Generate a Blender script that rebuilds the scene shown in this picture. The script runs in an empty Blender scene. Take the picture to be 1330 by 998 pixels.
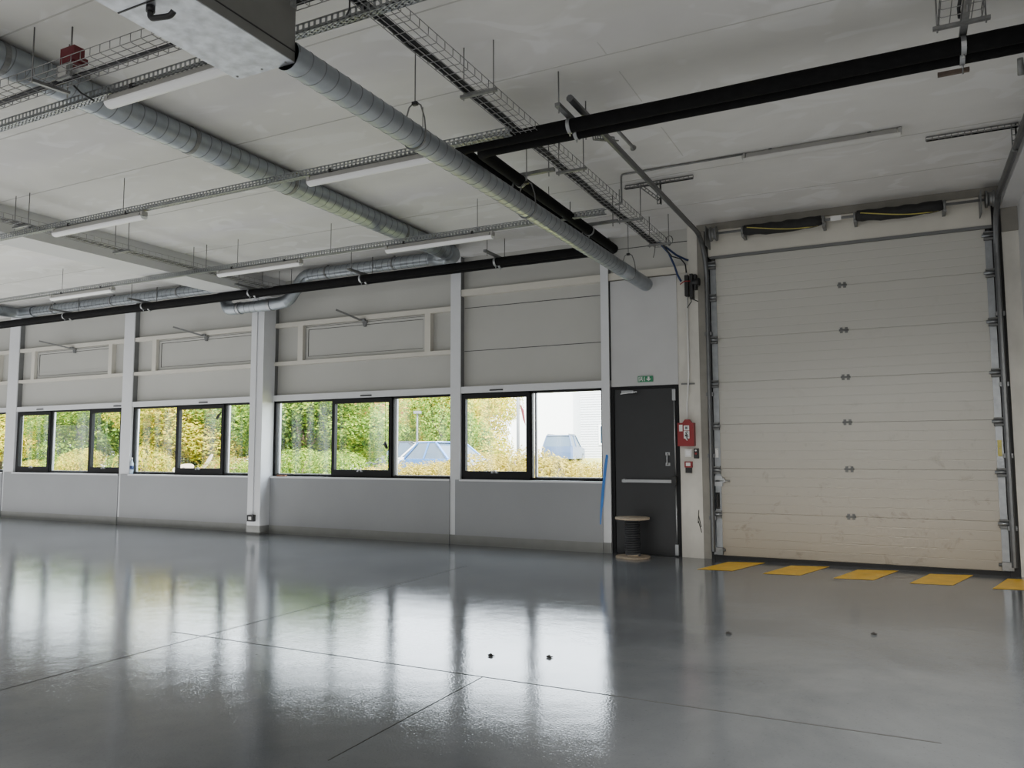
import bpy, math, random
from mathutils import Vector, Matrix
R = math.radians
SC = bpy.context.scene
COL = SC.collection
PI = math.pi

# ------------------------------------------------------------------ materials
def newmat(name):
    m = bpy.data.materials.new(name); m.use_nodes = True
    nt = m.node_tree; nt.nodes.clear()
    out = nt.nodes.new('ShaderNodeOutputMaterial')
    return m, nt, out
def N(nt, t, **kw):
    n = nt.nodes.new(t)
    for k, v in kw.items():
        if k in n.inputs: n.inputs[k].default_value = v
        else: setattr(n, k, v)
    return n
def rgba(c): return (c[0], c[1], c[2], 1)
def pmat(name, col, rough=.6, metal=0., var=.08, scale=6., bump=0., bscale=60., spec=.5, stretch=None, detail=4.):
    m, nt, out = newmat(name)
    p = N(nt, 'ShaderNodeBsdfPrincipled'); L = nt.links
    p.inputs['Roughness'].default_value = rough; p.inputs['Metallic'].default_value = metal
    p.inputs['Specular IOR Level'].default_value = spec
    tc = N(nt, 'ShaderNodeTexCoord'); mp = N(nt, 'ShaderNodeMapping')
    if stretch: mp.inputs['Scale'].default_value = stretch
    L.new(tc.outputs['Object'], mp.inputs['Vector'])
    nz = N(nt, 'ShaderNodeTexNoise', Scale=scale, Detail=detail); L.new(mp.outputs[0], nz.inputs['Vector'])
    cr = N(nt, 'ShaderNodeValToRGB')
    cr.color_ramp.elements[0].position = .3; cr.color_ramp.elements[1].position = .7
    cr.color_ramp.elements[0].color = rgba([c*(1-var) for c in col]); cr.color_ramp.elements[1].color = rgba([min(1, c*(1+var)) for c in col])
    L.new(nz.outputs['Fac'], cr.inputs[0]); L.new(cr.outputs[0], p.inputs['Base Color'])
    if bump:
        n2 = N(nt, 'ShaderNodeTexNoise', Scale=bscale, Detail=3.); L.new(mp.outputs[0], n2.inputs['Vector'])
        b = N(nt, 'ShaderNodeBump', Strength=bump, Distance=.02); L.new(n2.outputs['Fac'], b.inputs['Height']); L.new(b.outputs[0], p.inputs['Normal'])
    L.new(p.outputs[0], out.inputs[0])
    return m

M = {}
M['wall_white'] = pmat('white_wall_paint', (.29,.30,.313), .5, var=.03, scale=1.5, bump=.08, bscale=40)
M['post_white'] = pmat('white_post_paint', (.66,.675,.70), .4, var=.02)
M['cladding'] = pmat('cladding_panel', (.45,.45,.425), .55, var=.03, scale=1.2)
M['cream'] = pmat('cream_rail_paint', (.60,.58,.52), .5, var=.03)
M['web_grey'] = pmat('dark_grey_steel', (.15,.155,.155), .6, var=.06)
M['board_white'] = pmat('white_board', (.51,.515,.52), .6, var=.04, scale=2)
M['pier'] = pmat('grubby_cream_paint', (.56,.545,.50), .6, var=.12, scale=5, stretch=(1,1,.5))
M['jamb_brown'] = pmat('brown_grey_steel', (.22,.21,.185), .6, var=.1)
M['base_grey'] = pmat('grey_skirting_paint', (.225,.23,.222), .45, var=.05)
M['frame_dark'] = pmat('anthracite_aluminium', (.010,.0105,.012), .6, var=.05, spec=.25)
M['black'] = pmat('black_plastic', (.012,.012,.013), .5, var=.1)
M['rubber'] = pmat('black_rubber', (.012,.012,.012), .7, var=.1)
M['foam'] = pmat('black_pipe_foam', (.0045,.0045,.005), .8, var=.25, scale=12, bump=.15, bscale=50, spec=.15)
M['door_dark'] = pmat('anthracite_door', (.020,.021,.023), .35, var=.12, scale=2)
M['galv'] = pmat('galvanised_sheet', (.35,.38,.41), .42, metal=.85, var=.1, scale=9)
M['galv_dark'] = pmat('duct_seam', (.20,.21,.22), .5, metal=.8, var=.1)
M['galv_dull'] = pmat('galvanised_strut', (.23,.235,.235), .5, metal=.8, var=.15, scale=20)
M['galv_box'] = pmat('galvanised_box', (.54,.56,.60), .40, metal=.8, var=.22, scale=14, detail=8)
M['box_side'] = pmat('box_side_grey', (.17,.17,.16), .5, metal=.4, var=.08)
M['wire'] = pmat('zinc_wire', (.26,.26,.26), .45, metal=.85, var=.1)
M['rod'] = pmat('threaded_rod_zinc', (.20,.20,.20), .5, metal=.8, var=.1)
M['tray'] = pmat('slotted_tray_zinc', (.34,.355,.36), .42, metal=.8, var=.12)
M['track'] = pmat('door_track_steel', (.15,.155,.16), .4, metal=.85, var=.12)
M['stile'] = pmat('stile_zinc', (.27,.285,.30), .42, metal=.7, var=.12, scale=12)
M['alu'] = pmat('brushed_aluminium', (.36,.37,.38), .40, metal=.9, var=.05)
M['cable'] = pmat('black_cable', (.014,.015,.018), .5, var=.1)
M['cable_blue'] = pmat('blue_cable', (.015,.035,.12), .5, var=.1)
M['lamp_grey'] = pmat('lamp_housing', (.36,.355,.34), .5, var=.04)
M['lamp_white'] = pmat('lamp_diffuser', (.82,.83,.84), .3, var=.01)
M['lamp_dull'] = pmat('grey_diffuser', (.50,.50,.48), .35, var=.03)  # greyer diffuser of the ceiling batten
M['joint_faint'] = pmat('faint_joint', (.50,.495,.475), .8, var=.05)
M['red'] = pmat('red_paint', (.24,.010,.014), .4, var=.08)
M['red_dark'] = pmat('dark_red_plastic', (.11,.008,.015), .45, var=.1)
M['white_pl'] = pmat('white_plastic', (.72,.72,.71), .4, var=.03)
M['green_sign'] = pmat('green_sign', (.02,.22,.10), .4, var=.03)
M['yellow'] = pmat('yellow_floor_paint', (.86,.50,.006), .38, var=.10, scale=8)
M['yellow_pl'] = pmat('yellow_sticker', (.50,.44,.10), .5, var=.06)
M['blue_tape'] = pmat('blue_tape', (.03,.20,.62), .5, var=.05)
M['ply'] = pmat('plywood', (.38,.31,.23), .6, var=.18, scale=10, stretch=(1,6,1))
M['timber'] = pmat('raw_timber', (.55,.36,.17), .7, var=.2, scale=8)
M['joint'] = pmat('dark_joint', (.06,.06,.058), .8, var=.1)  # dark colour of the floor joints and cladding seams
M['joint_soft'] = pmat('ceiling_joint', (.43,.425,.41), .8, var=.06)
M['debris'] = pmat('dark_debris', (.03,.028,.025), .8, var=.3)
M['brown'] = pmat('brown_brick', (.20,.09,.05), .8, var=.2)
M['rust'] = pmat('rusty_steel', (.09,.065,.05), .7, var=.3, scale=20)
M['tyre'] = pmat('tyre', (.015,.015,.015), .8)
M['asphalt'] = pmat('pale_ground', (.34,.30,.26), .9, var=.2, scale=3)
M['bark'] = pmat('bark', (.16,.12,.085), .9, var=.3, scale=14, stretch=(1,1,.2))
M['siding'] = pmat('white_siding', (.80,.81,.82), .6, var=.02)
M['siding_grey'] = pmat('grey_white_siding', (.50,.52,.54), .6, var=.03)
M['lamp_post'] = pmat('grey_post', (.12,.13,.135), .5, var=.05)
M['bottle'] = pmat('bottle_plastic', (.45,.55,.65), .15, var=.1)
M['spring_foam'] = pmat('spring_cover', (.016,.016,.016), .75, var=.3, scale=14, bump=.25, bscale=20)  # black foam colour of the spring covers, paler than the pipe foam

def ceiling_mat():
    m, nt, out = newmat('filled_ceiling_paint'); L = nt.links
    p = N(nt, 'ShaderNodeBsdfPrincipled', Roughness=.75)
    tc = N(nt, 'ShaderNodeTexCoord')
    mp = N(nt, 'ShaderNodeMapping'); mp.inputs['Scale'].default_value = (1,1.6,1); L.new(tc.outputs['Object'], mp.inputs[0])
    a = N(nt, 'ShaderNodeTexNoise', Scale=.9, Detail=5., Roughness=.55, Distortion=.4); L.new(mp.outputs[0], a.inputs['Vector'])
    r1 = N(nt, 'ShaderNodeValToRGB'); r1.color_ramp.elements[0].position = .35; r1.color_ramp.elements[1].position = .65
    r1.color_ramp.elements[0].color = (.575,.57,.555,1); r1.color_ramp.elements[1].color = (.64,.635,.62,1)
    L.new(a.outputs['Fac'], r1.inputs[0])
    b = N(nt, 'ShaderNodeTexNoise', Scale=1.7, Detail=2., Distortion=1.2); L.new(mp.outputs[0], b.inputs['Vector'])
    r2 = N(nt, 'ShaderNodeValToRGB'); r2.color_ramp.elements[0].position = .57; r2.color_ramp.elements[1].position = .64
    L.new(b.outputs['Fac'], r2.inputs[0])
    mul = N(nt, 'ShaderNodeMath', operation='MULTIPLY'); mul.inputs[1].default_value = .75; L.new(r2.outputs[0], mul.inputs[0])
    mx = N(nt, 'ShaderNodeMixRGB'); mx.inputs['Color2'].default_value = (.68,.68,.68,1)
    L.new(mul.outputs[0], mx.inputs['Fac']); L.new(r1.outputs[0], mx.inputs['Color1'])
    L.new(mx.outputs[0], p.inputs['Base Color']); L.new(p.outputs[0], out.inputs[0])
    return m
M['ceiling'] = ceiling_mat()

def floor_mat():
    m, nt, out = newmat('sealed_grey_floor'); L = nt.links
    p = N(nt, 'ShaderNodeBsdfPrincipled'); p.inputs['IOR'].default_value = 1.52
    tc = N(nt, 'ShaderNodeTexCoord')
    a = N(nt, 'ShaderNodeTexNoise', Scale=.7, Detail=7., Roughness=.6, Distortion=.3); L.new(tc.outputs['Object'], a.inputs['Vector'])
    r1 = N(nt, 'ShaderNodeValToRGB'); e = r1.color_ramp.elements
    e[0].position = .33; e[1].position = .68; e[0].color = (.102,.110,.121,1); e[1].color = (.185,.195,.207,1)
    L.new(a.outputs['Fac'], r1.inputs[0])
    c = N(nt, 'ShaderNodeTexNoise', Scale=55., Detail=3.); L.new(tc.outputs['Object'], c.inputs['Vector'])
    r3 = N(nt, 'ShaderNodeValToRGB'); r3.color_ramp.elements[0].position = .2; r3.color_ramp.elements[1].position = .4
    r3.color_ramp.elements[0].color = (.75,.75,.75,1); r3.color_ramp.elements[1].color = (1,1,1,1)
    L.new(c.outputs['Fac'], r3.inputs[0])
    mx = N(nt, 'ShaderNodeMixRGB', blend_type='MULTIPLY'); mx.inputs['Fac'].default_value = 1
    L.new(r1.outputs[0], mx.inputs['Color1']); L.new(r3.outputs[0], mx.inputs['Color2']); L.new(mx.outputs[0], p.inputs['Base Color'])
    d = N(nt, 'ShaderNodeTexNoise', Scale=1.6, Detail=6., Roughness=.65); L.new(tc.outputs['Object'], d.inputs['Vector'])
    mr = N(nt, 'ShaderNodeMapRange'); mr.inputs['From Min'].default_value = .3; mr.inputs['From Max'].default_value = .7
    mr.inputs['To Min'].default_value = .05; mr.inputs['To Max'].default_value = .105
    L.new(d.outputs['Fac'], mr.inputs[0]); L.new(mr.outputs[0], p.inputs['Roughness'])
    n2 = N(nt, 'ShaderNodeTexNoise', Scale=75., Detail=2.); L.new(tc.outputs['Object'], n2.inputs['Vector'])
    n3 = N(nt, 'ShaderNodeTexNoise', Scale=3.5, Detail=3.); L.new(tc.outputs['Object'], n3.inputs['Vector'])
    b = N(nt, 'ShaderNodeBump', Strength=.12, Distance=.005); L.new(n2.outputs['Fac'], b.inputs['Height'])
    b2 = N(nt, 'ShaderNodeBump', Strength=.03, Distance=.05); L.new(n3.outputs['Fac'], b2.inputs['Height']); L.new(b.outputs[0], b2.inputs['Normal'])
    L.new(b2.outputs[0], p.inputs['Normal'])
    L.new(p.outputs[0], out.inputs[0])
    return m
M['floor'] = floor_mat()

def panel_mat():
    m, nt, out = newmat('dirty_white_door_panel'); L = nt.links
    p = N(nt, 'ShaderNodeBsdfPrincipled', Roughness=.5)
    tc = N(nt, 'ShaderNodeTexCoord'); sep = N(nt, 'ShaderNodeSeparateXYZ'); L.new(tc.outputs['Object'], sep.inputs[0])
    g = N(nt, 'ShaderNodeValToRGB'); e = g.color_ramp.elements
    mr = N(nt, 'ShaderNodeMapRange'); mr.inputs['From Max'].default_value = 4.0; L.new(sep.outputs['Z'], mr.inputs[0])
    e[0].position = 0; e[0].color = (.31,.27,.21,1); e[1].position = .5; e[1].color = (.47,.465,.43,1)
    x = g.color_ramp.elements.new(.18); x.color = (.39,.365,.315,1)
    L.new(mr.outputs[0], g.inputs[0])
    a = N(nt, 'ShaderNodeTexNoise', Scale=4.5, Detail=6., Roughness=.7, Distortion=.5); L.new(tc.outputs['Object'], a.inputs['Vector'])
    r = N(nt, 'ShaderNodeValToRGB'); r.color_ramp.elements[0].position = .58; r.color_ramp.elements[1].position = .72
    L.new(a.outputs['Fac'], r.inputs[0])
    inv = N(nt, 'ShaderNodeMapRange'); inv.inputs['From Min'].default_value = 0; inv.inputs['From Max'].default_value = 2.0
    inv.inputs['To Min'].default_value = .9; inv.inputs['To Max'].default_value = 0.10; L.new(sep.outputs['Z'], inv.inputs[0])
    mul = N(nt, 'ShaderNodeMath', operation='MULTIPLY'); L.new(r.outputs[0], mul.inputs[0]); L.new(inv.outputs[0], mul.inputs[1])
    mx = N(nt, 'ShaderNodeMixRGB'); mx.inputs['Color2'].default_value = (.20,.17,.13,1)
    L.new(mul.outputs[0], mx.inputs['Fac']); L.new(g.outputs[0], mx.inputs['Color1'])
    L.new(mx.outputs[0], p.inputs['Base Color']); L.new(p.outputs[0], out.inputs[0])
    return m
M['panel'] = panel_mat()

def leaf_mat(name, cols, trans=.35):
    m, nt, out = newmat(name); L = nt.links
    g = N(nt, 'ShaderNodeNewGeometry')
    r = N(nt, 'ShaderNodeValToRGB'); e = r.color_ramp.elements
    e[0].position = 0; e[0].color = rgba(cols[0]); e[1].position = 1; e[1].color = rgba(cols[-1])
    for i, c in enumerate(cols[1:-1]):
        x = e.new((i+1)/(len(cols)-1)); x.color = rgba(c)
    L.new(g.outputs['Random Per Island'], r.inputs[0])
    d = N(nt, 'ShaderNodeBsdfDiffuse'); t = N(nt, 'ShaderNodeBsdfTranslucent')
    L.new(r.outputs[0], d.inputs['Color']); L.new(r.outputs[0], t.inputs['Color'])
    mx = N(nt, 'ShaderNodeMixShader'); mx.inputs['Fac'].default_value = trans
    L.new(d.outputs[0], mx.inputs[1]); L.new(t.outputs[0], mx.inputs[2]); L.new(mx.outputs[0], out.inputs[0])
    return m
M['leaf_green'] = leaf_mat('green_leaves', [(.045,.10,.012),(.10,.19,.025),(.18,.27,.035),(.32,.38,.05)])
M['leaf_dark'] = leaf_mat('dark_green_leaves', [(.02,.05,.012),(.05,.10,.02),(.10,.17,.035),(.22,.28,.05)])
M['leaf_yellow'] = leaf_mat('yellow_green_leaves', [(.16,.20,.02),(.30,.32,.03),(.46,.40,.04),(.54,.36,.04)])
M['leaf_hedge'] = leaf_mat('golden_hedge_leaves', [(.12,.12,.015),(.28,.23,.03),(.44,.34,.05),(.56,.44,.10)])
M['leaf_red'] = leaf_mat('reddish_leaves', [(.10,.17,.02),(.20,.24,.04),(.30,.30,.05),(.44,.12,.06)])
M['grass'] = pmat('grass_ground', (.30,.30,.10), .9, var=.35, scale=9)

def glass_mat():
    m, nt, out = newmat('window_glass'); L = nt.links
    t = N(nt, 'ShaderNodeBsdfTransparent'); t.inputs['Color'].default_value = (.93,.95,.94,1)
    g = N(nt, 'ShaderNodeBsdfGlossy', Roughness=.02)
    d = N(nt, 'ShaderNodeBsdfDiffuse'); d.inputs['Color'].default_value = (.8,.85,.88,1)
    fr = N(nt, 'ShaderNodeFresnel', IOR=1.45)
    mx = N(nt, 'ShaderNodeMixShader'); L.new(fr.outputs[0], mx.inputs['Fac']); L.new(t.outputs[0], mx.inputs[1]); L.new(g.outputs[0], mx.inputs[2])
    tc = N(nt, 'ShaderNodeTexCoord'); mp = N(nt, 'ShaderNodeMapping'); mp.inputs['Scale'].default_value = (3,1,.25); L.new(tc.outputs['Object'], mp.inputs[0])
    nz = N(nt, 'ShaderNodeTexNoise', Scale=1.2, Detail=2.); L.new(mp.outputs[0], nz.inputs['Vector'])
    mr = N(nt, 'ShaderNodeMapRange'); mr.inputs['From Min'].default_value = .45; mr.inputs['From Max'].default_value = .7
    mr.inputs['To Min'].default_value = .0; mr.inputs['To Max'].default_value = .06; L.new(nz.outputs['Fac'], mr.inputs[0])
    tl = N(nt, 'ShaderNodeBsdfTranslucent'); tl.inputs['Color'].default_value = (.8,.86,.86,1)  # translucent vertical streaks put a glare haze into the panes
    m2 = N(nt, 'ShaderNodeMixShader'); L.new(mr.outputs[0], m2.inputs['Fac']); L.new(mx.outputs[0], m2.inputs[1]); L.new(tl.outputs[0], m2.inputs[2])
    L.new(m2.outputs[0], out.inputs[0])
    return m
M['glass'] = glass_mat()
def carpaint(name, col):
    return pmat(name, col, .25, metal=.1, var=.02)
M['car_glass'] = pmat('car_glass', (.05,.08,.12), .2, var=.05, spec=.3)
M['car_blue'] = carpaint('blue_car_paint', (.05,.16,.42))
M['car_dark'] = carpaint('dark_car_paint', (.08,.09,.11))
M['car_white'] = carpaint('white_car_paint', (.75,.76,.78))
M['car_navy'] = carpaint('navy_car_paint', (.05,.09,.18))
M['car_silver'] = carpaint('silver_car_paint', (.62,.64,.66))

# ------------------------------------------------------------------ mesh builder
class MB:
    def __init__(s): s.v=[]; s.f=[]; s.sm=[]; s.mi=[]; s.cur=0
    def _add(s, vs, fs, smooth=False):
        o=len(s.v); s.v += [tuple(v) for v in vs]
        for f in fs: s.f.append([i+o for i in f]); s.sm.append(smooth); s.mi.append(s.cur)
        return s
    def box(s, x0,x1,y0,y1,z0,z1):
        return s._add([(x,y,z) for x in (x0,x1) for y in (y0,y1) for z in (z0,z1)],
            [(0,1,3,2),(4,6,7,5),(0,4,5,1),(2,3,7,6),(0,2,6,4),(1,5,7,3)])
    def bar(s, p0, p1, w, h, up=(0,0,1)):
        p0=Vector(p0); p1=Vector(p1); d=(p1-p0).normalized(); u=Vector(up)
        if abs(d.dot(u))>.98: u=Vector((1,0,0))
        r=d.cross(u).normalized(); u=r.cross(d)
        vs=[p+r*a*w/2+u*b*h/2 for p in (p0,p1) for a in (-1,1) for b in (-1,1)]
        return s._add(vs,[(0,2,3,1),(4,5,7,6),(0,1,5,4),(2,6,7,3),(0,4,6,2),(1,3,7,5)])
    def tube(s, pts, r, n=8, cap=True, smooth=True, phase=0.):
        pts=[Vector(p) for p in pts]; k=len(pts)
        rs = r if isinstance(r,(list,tuple)) else [r]*k
        t=[(pts[min(i+1,k-1)]-pts[max(i-1,0)]).normalized() for i in range(k)]
        u=Vector((0,0,1)) if abs(t[0].z)<.95 else Vector((1,0,0))
        vs=[]; 
        for i in range(k):
            u=(u-t[i]*u.dot(t[i])).normalized(); w=t[i].cross(u)
            sc=1.
            if 0<i<k-1:
                c=(pts[i]-pts[i-1]).normalized().dot(t[i]); sc=1/max(c,.5)
            for j in range(n):
                a=2*PI*j/n+phase
                vs.append(pts[i]+(u*math.cos(a)+w*math.sin(a))*rs[i])
        fs=[(i*n+j, i*n+(j+1)%n, (i+1)*n+(j+1)%n, (i+1)*n+j) for i in range(k-1) for j in range(n)]
        s._add(vs,fs,smooth)
        if cap:
            o=len(s.v)-k*n
            s.f.append([o+j for j in range(n)][::-1]); s.sm.append(False); s.mi.append(s.cur)
            s.f.append([o+(k-1)*n+j for j in range(n)]); s.sm.append(False); s.mi.append(s.cur)
        return s
    def poly(s, pts): return s._add(pts,[list(range(len(pts)))])
    def prism(s, pts, d):     # polygon pts extruded by vector d
        n=len(pts); d=Vector(d); vs=[Vector(p) for p in pts]+[Vector(p)+d for p in pts]
        return s._add(vs,[list(range(n))[::-1],list(range(n,2*n))]+[(i,(i+1)%n,(i+1)%n+n,i+n) for i in range(n)])
    def ring(s, c, axis, r, w, n=24, thick=.006):   # flat hoop round a pipe
        c=Vector(c); a=Vector(axis).normalized()
        u=Vector((0,0,1)) if abs(a.z)<.9 else Vector((1,0,0)); v=a.cross(u)
        vs=[]
        for j in range(n):
            d=u*math.cos(2*PI*j/n)+v*math.sin(2*PI*j/n)
            vs += [c+d*r-a*w/2, c+d*(r+thick)-a*w/2, c+d*(r+thick)+a*w/2, c+d*r+a*w/2]
        fs=[]
        for j in range(n):
            k=(j+1)%n
            for q in range(4): fs.append((j*4+q, k*4+q, k*4+(q+1)%4, j*4+(q+1)%4))
        return s._add(vs,fs)
    def build(s, name, mat, parent=None):
        me=bpy.data.meshes.new(name); off=parent_loc(parent)
        vs=s.v if off is None else [(x-off.x,y-off.y,z-off.z) for x,y,z in s.v]
        me.from_pydata(vs,[],s.f)
        me.polygons.foreach_set('use_smooth', s.sm)
        mats = mat if isinstance(mat,(list,tuple)) else [mat]
        for m in mats: me.materials.append(m)
        if len(mats)>1: me.polygons.foreach_set('material_index', s.mi)
        me.update()
        import bmesh
        b=bmesh.new(); b.from_mesh(me); bmesh.ops.recalc_face_normals(b, faces=b.faces); b.to_mesh(me); b.free()
        o=bpy.data.objects.new(name, me); COL.objects.link(o)
        if parent: o.parent=parent
        return o
def parent_loc(p):
    if p is None: return None
    v=Vector(p.location)
    while p.parent: p=p.parent; v+=Vector(p.location)
    return v
def tag(o, label=None, cat=None, group=None, kind=None):
    if label: o['label']=label
    if cat: o['category']=cat
    if group: o['group']=group
    if kind: o['kind']=kind
    return o
def thing(name, label, cat, loc, group=None, kind=None):
    o=bpy.data.objects.new(name,None); COL.objects.link(o); o.location=loc; o.empty_display_size=.1
    return tag(o,label,cat,group,kind)
def struct(name, mb, mat, label=None): return tag(mb.build(name,mat), label, None, None, 'structure')
def copy_tree(o, delta, label):
    r=o.copy(); COL.objects.link(r); r.location=Vector(o.location)+Vector(delta)
    r['label']=label
    for ch in list(o.children):
        c=ch.copy(); COL.objects.link(c); c.parent=r
        for g in list(ch.children):
            d=g.copy(); COL.objects.link(d); d.parent=c
    return r
def fillet(pts, rad, n=5):
    pts=[Vector(p) for p in pts]; out=[pts[0]]
    for i in range(1,len(pts)-1):
        a=(pts[i-1]-pts[i]).normalized(); b=(pts[i+1]-pts[i]).normalized()
        p0=pts[i]+a*rad; p1=pts[i]+b*rad
        for k in range(n+1):
            t=k/n; out.append(p0*(1-t)**2+pts[i]*2*t*(1-t)+p1*t*t)
    out.append(pts[-1]); return out

# ------------------------------------------------------------------ room constants
ZC=4.40; YP=10.22; YL=10.20; YU=10.34; YF=10.27; XL=-27.; YB=-7.
XR=1.25

# floor, ceiling, walls
fl=struct('floor', MB().box(XL,XR,YB,10.36,-.15,0), M['floor'])
jb=MB(); jb.box(-5.15,.10,4.352,4.362,-.002,.0012); jb.build('joint', M['joint'], fl)
jb=MB(); jb.box(-4.83,-4.822,.5,4.35,-.002,.0012); jb.build('joint', M['joint'], fl)
jb=MB(); jb.box(-4.83,-4.822,4.365,8.4,-.002,.0012); jb.build('joint', M['joint'], fl)
jb=MB(); jb.box(-2.40,-2.394,2.9,4.35,-.002,.0012); jb.build('joint', M['joint'], fl)
ce=struct('ceiling', MB().box(XL,XR,YB,10.60,ZC,ZC+.2), M['ceiling'])
for y in (2.05,3.17,4.28,5.41,6.6,8.17,9.3):
    MB().box(XL+.01,1.07,y-.006,y+.006,ZC-.0025,ZC+.001).build('joint', M['joint_soft'], ce)
for a,b in ((3.6,4.6),(5.2,5.42),(5.7,6.3),(6.9,7.7)): MB().box(-1.904,-1.896,a,b,ZC-.002,ZC+.001).build('joint', M['joint_faint'], ce)
# side walls and the back wall, never in frame
struct('wall_left', MB().box(XL-.2,XL,YB,10.6,0,ZC), M['wall_white'])
struct('wall_right', MB().box(XR,XR+.2,YB,10.6,0,ZC), M['board_white'])
struct('wall_rear', MB().box(XL,XR,YB-.2,YB,0,ZC), M['wall_white'])
# white downstand beam over the right-hand wall
struct('trim_1', MB().box(1.08,XR-.001,YB+.01,10.24,4.13,ZC-.001), M['board_white'])

# bays of the window wall: (left post x0,x1), (right post x0)
posts=[(-21.30,-20.95),(-17.50,-17.15),(-13.73,-13.44),(-6.19,-6.015),(-3.735,-3.62)]
bays=[(-20.95,-17.50,-21.2),(-17.15,-13.73,-17.43),(-13.44,-10.10,-13.66),(-9.80,-6.19,-9.80),(-6.015,-3.735,-6.09)]
ZS=.965; ZT0,ZT1=2.27,2.37
wl=[]; wu=MB(); bb=[]
for x0,x1,xs in bays:
    wl.append(MB().box(xs,x1,YL,10.42,0,ZS))
    bb.append(MB().box(xs+.002,x1-.002,YL-.004,YL+.01,0,.14))
wu.box(XL,-2.38,YU,10.42,ZT0+.002,ZC)
wu.box(-10.10,-9.80,YU,10.40,ZS,ZT0); wu.box(-3.735,-2.38,YU,10.40,0,ZT0)
for a,b in posts[:-1]: wu.box(a,b,YU,10.40,ZS,ZT0)
wu.box(XL,-21.2,YU,10.40,0,ZT0)
w=struct('wall_back', wu, M['cladding'])
# cladding seams of the last window bay and over the door
for z in (3.60,2.928): MB().box(-6.01,-3.74,YU-.0015,YU+.001,z-.005,z+.005).build('seam', M['joint'], w)
MB().box(-3.60,-2.48,YU-.0015,YU+.001,4.225,4.235).build('seam', M['joint'], w)
for q in wl: q.build('lower_wall', M['wall_white'], w)
for q in bb: tag(q.build('baseboard_back', M['base_grey']), kind='structure')

# posts
n=1
for i,(a,b) in enumerate(posts):
    n+=1
    mb=MB().box(a,b,YP,YP+.02,0,ZC-.002)
    o=struct('trim_%d'%n, mb, M['post_white'])
    web=MB().box(a+.01,b-.002,YP+.02,YU+.0,ZT1,ZC-.003); web.build('web', M['web_grey'], o)  # web dark grey above the window heads, white below
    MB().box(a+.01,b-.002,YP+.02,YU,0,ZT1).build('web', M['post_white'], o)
    MB().box(a-.0,b,YP-.004,YP+.01,0,.14).build('foot', M['base_grey'], o)
# big column with the beam it carries
o=struct('trim_8', MB().box(-10.09,-9.80,9.98,10.26,0,ZC-.34), M['post_white'])
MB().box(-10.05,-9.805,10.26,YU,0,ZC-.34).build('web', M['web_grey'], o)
MB().box(-10.094,-9.796,9.976,10.1,0,.14).build('foot', M['base_grey'], o)
MB().box(-10.095,-9.795,10.1,10.262,0,.14).build('foot', M['base_grey'], o)
struct('trim_9', MB().box(-10.24,-9.66,YB+.01,YU-.001,4.06,ZC-.001), M['board_white'])

# rails (cream) and window head trims (white)
def rail(k,x0,x1,z0,z1,y=10.245,mat='cream'): return struct('trim_%d'%k, MB().box(x0,x1,y,YU-.001,z0,z1), M[mat])
k=10
RZ=[(3.56,3.635),(2.89,2.955)]
flaps=[(-20.75,-18.0),(-16.62,-14.22),(-12.83,-10.30),(-9.17,-6.68)]  # inner frame extents
for (x0,x1,_),(fa,fb) in zip(bays[:4],flaps):
    for z0,z1 in RZ: rail(k,x0,x1,z0,z1); k+=1
    rail(k,fa-.11,fa,2.955,3.56); k+=1
    if fb<x1-.2 and x0!=-13.44: rail(k,fb,fb+.105,2.955,3.56); k+=1
rail(k,-6.015,-3.735,3.775,3.875); k+=1
rail(k,-3.62,-2.48,3.775,3.875); k+=1
for x0,x1,_ in bays:
    struct('trim_%d'%k, MB().box(x0,x1,10.235,10.335,ZT0,ZT1), M['post_white']); k+=1

# hinged smoke vents in the cladding
vl=['partly hidden smoke vent flap at the far left edge above window','pale smoke vent flap above the leftmost full window','smoke vent flap above the window left of the big column','smoke vent flap above the window right of the big column']
for i,(fa,fb) in enumerate(flaps):
    if i==0: continue
    xr=fb if i!=2 else -10.05
    t=thing('smoke_vent', vl[i], 'vent', ((fa+xr)/2,YU,2.97), 'smoke vent flaps in the cladding')
    y=YU
    f=MB()
    for (a,b,c,d) in ((fa,xr,2.965,3.02),(fa,xr,3.49,3.55),(fa,fa+.07,3.02,3.49),(xr-.07,xr,3.02,3.49)): f.box(a,b,y-.035,y,c,d)
    f.build('frame', M['cladding'], t)
    g=MB()
    for (a,b,c,d) in ((fa+.07,xr-.07,3.02,3.026),(fa+.07,xr-.07,3.484,3.49),(fa+.07,fa+.076,3.02,3.49),(xr-.076,xr-.07,3.02,3.49)): g.box(a,b,y-.030,y,c,d)
    for (a,b,c,d) in ((fa+.02,xr-.02,3.528,3.535),(fa+.02,fa+.026,2.98,3.53)): g.box(a,b,y-.037,y,c,d)
    g.build('gasket', M['rubber'], t)
    p=MB(); p.box(fa+.078,xr-.078,y-.025,y,3.028,3.482); p.box(fa+.09,xr-.09,y-.028,y,3.10,3.105); p.build('flap', M['cladding'], t)
    ax=[0,-15.37,-11.55,-7.90][i]; dx=[0,.98,.72,.48][i]
    a=MB(); a.bar((ax,10.20,3.545),(ax-dx*.62,9.93,3.70),.03,.03); a.build('opener_arm', M['galv_dull'], t)
    b=MB(); b.box(ax-.04,ax+.07,10.20,10.245,3.535,3.57); b.prism([(ax-.03,10.27,3.535),(ax+.07,10.27,3.535),(ax+.035,10.27,3.45),(ax,10.27,3.45)],(0,.04,0)); b.build('bracket', M['web_grey'], t)

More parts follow.
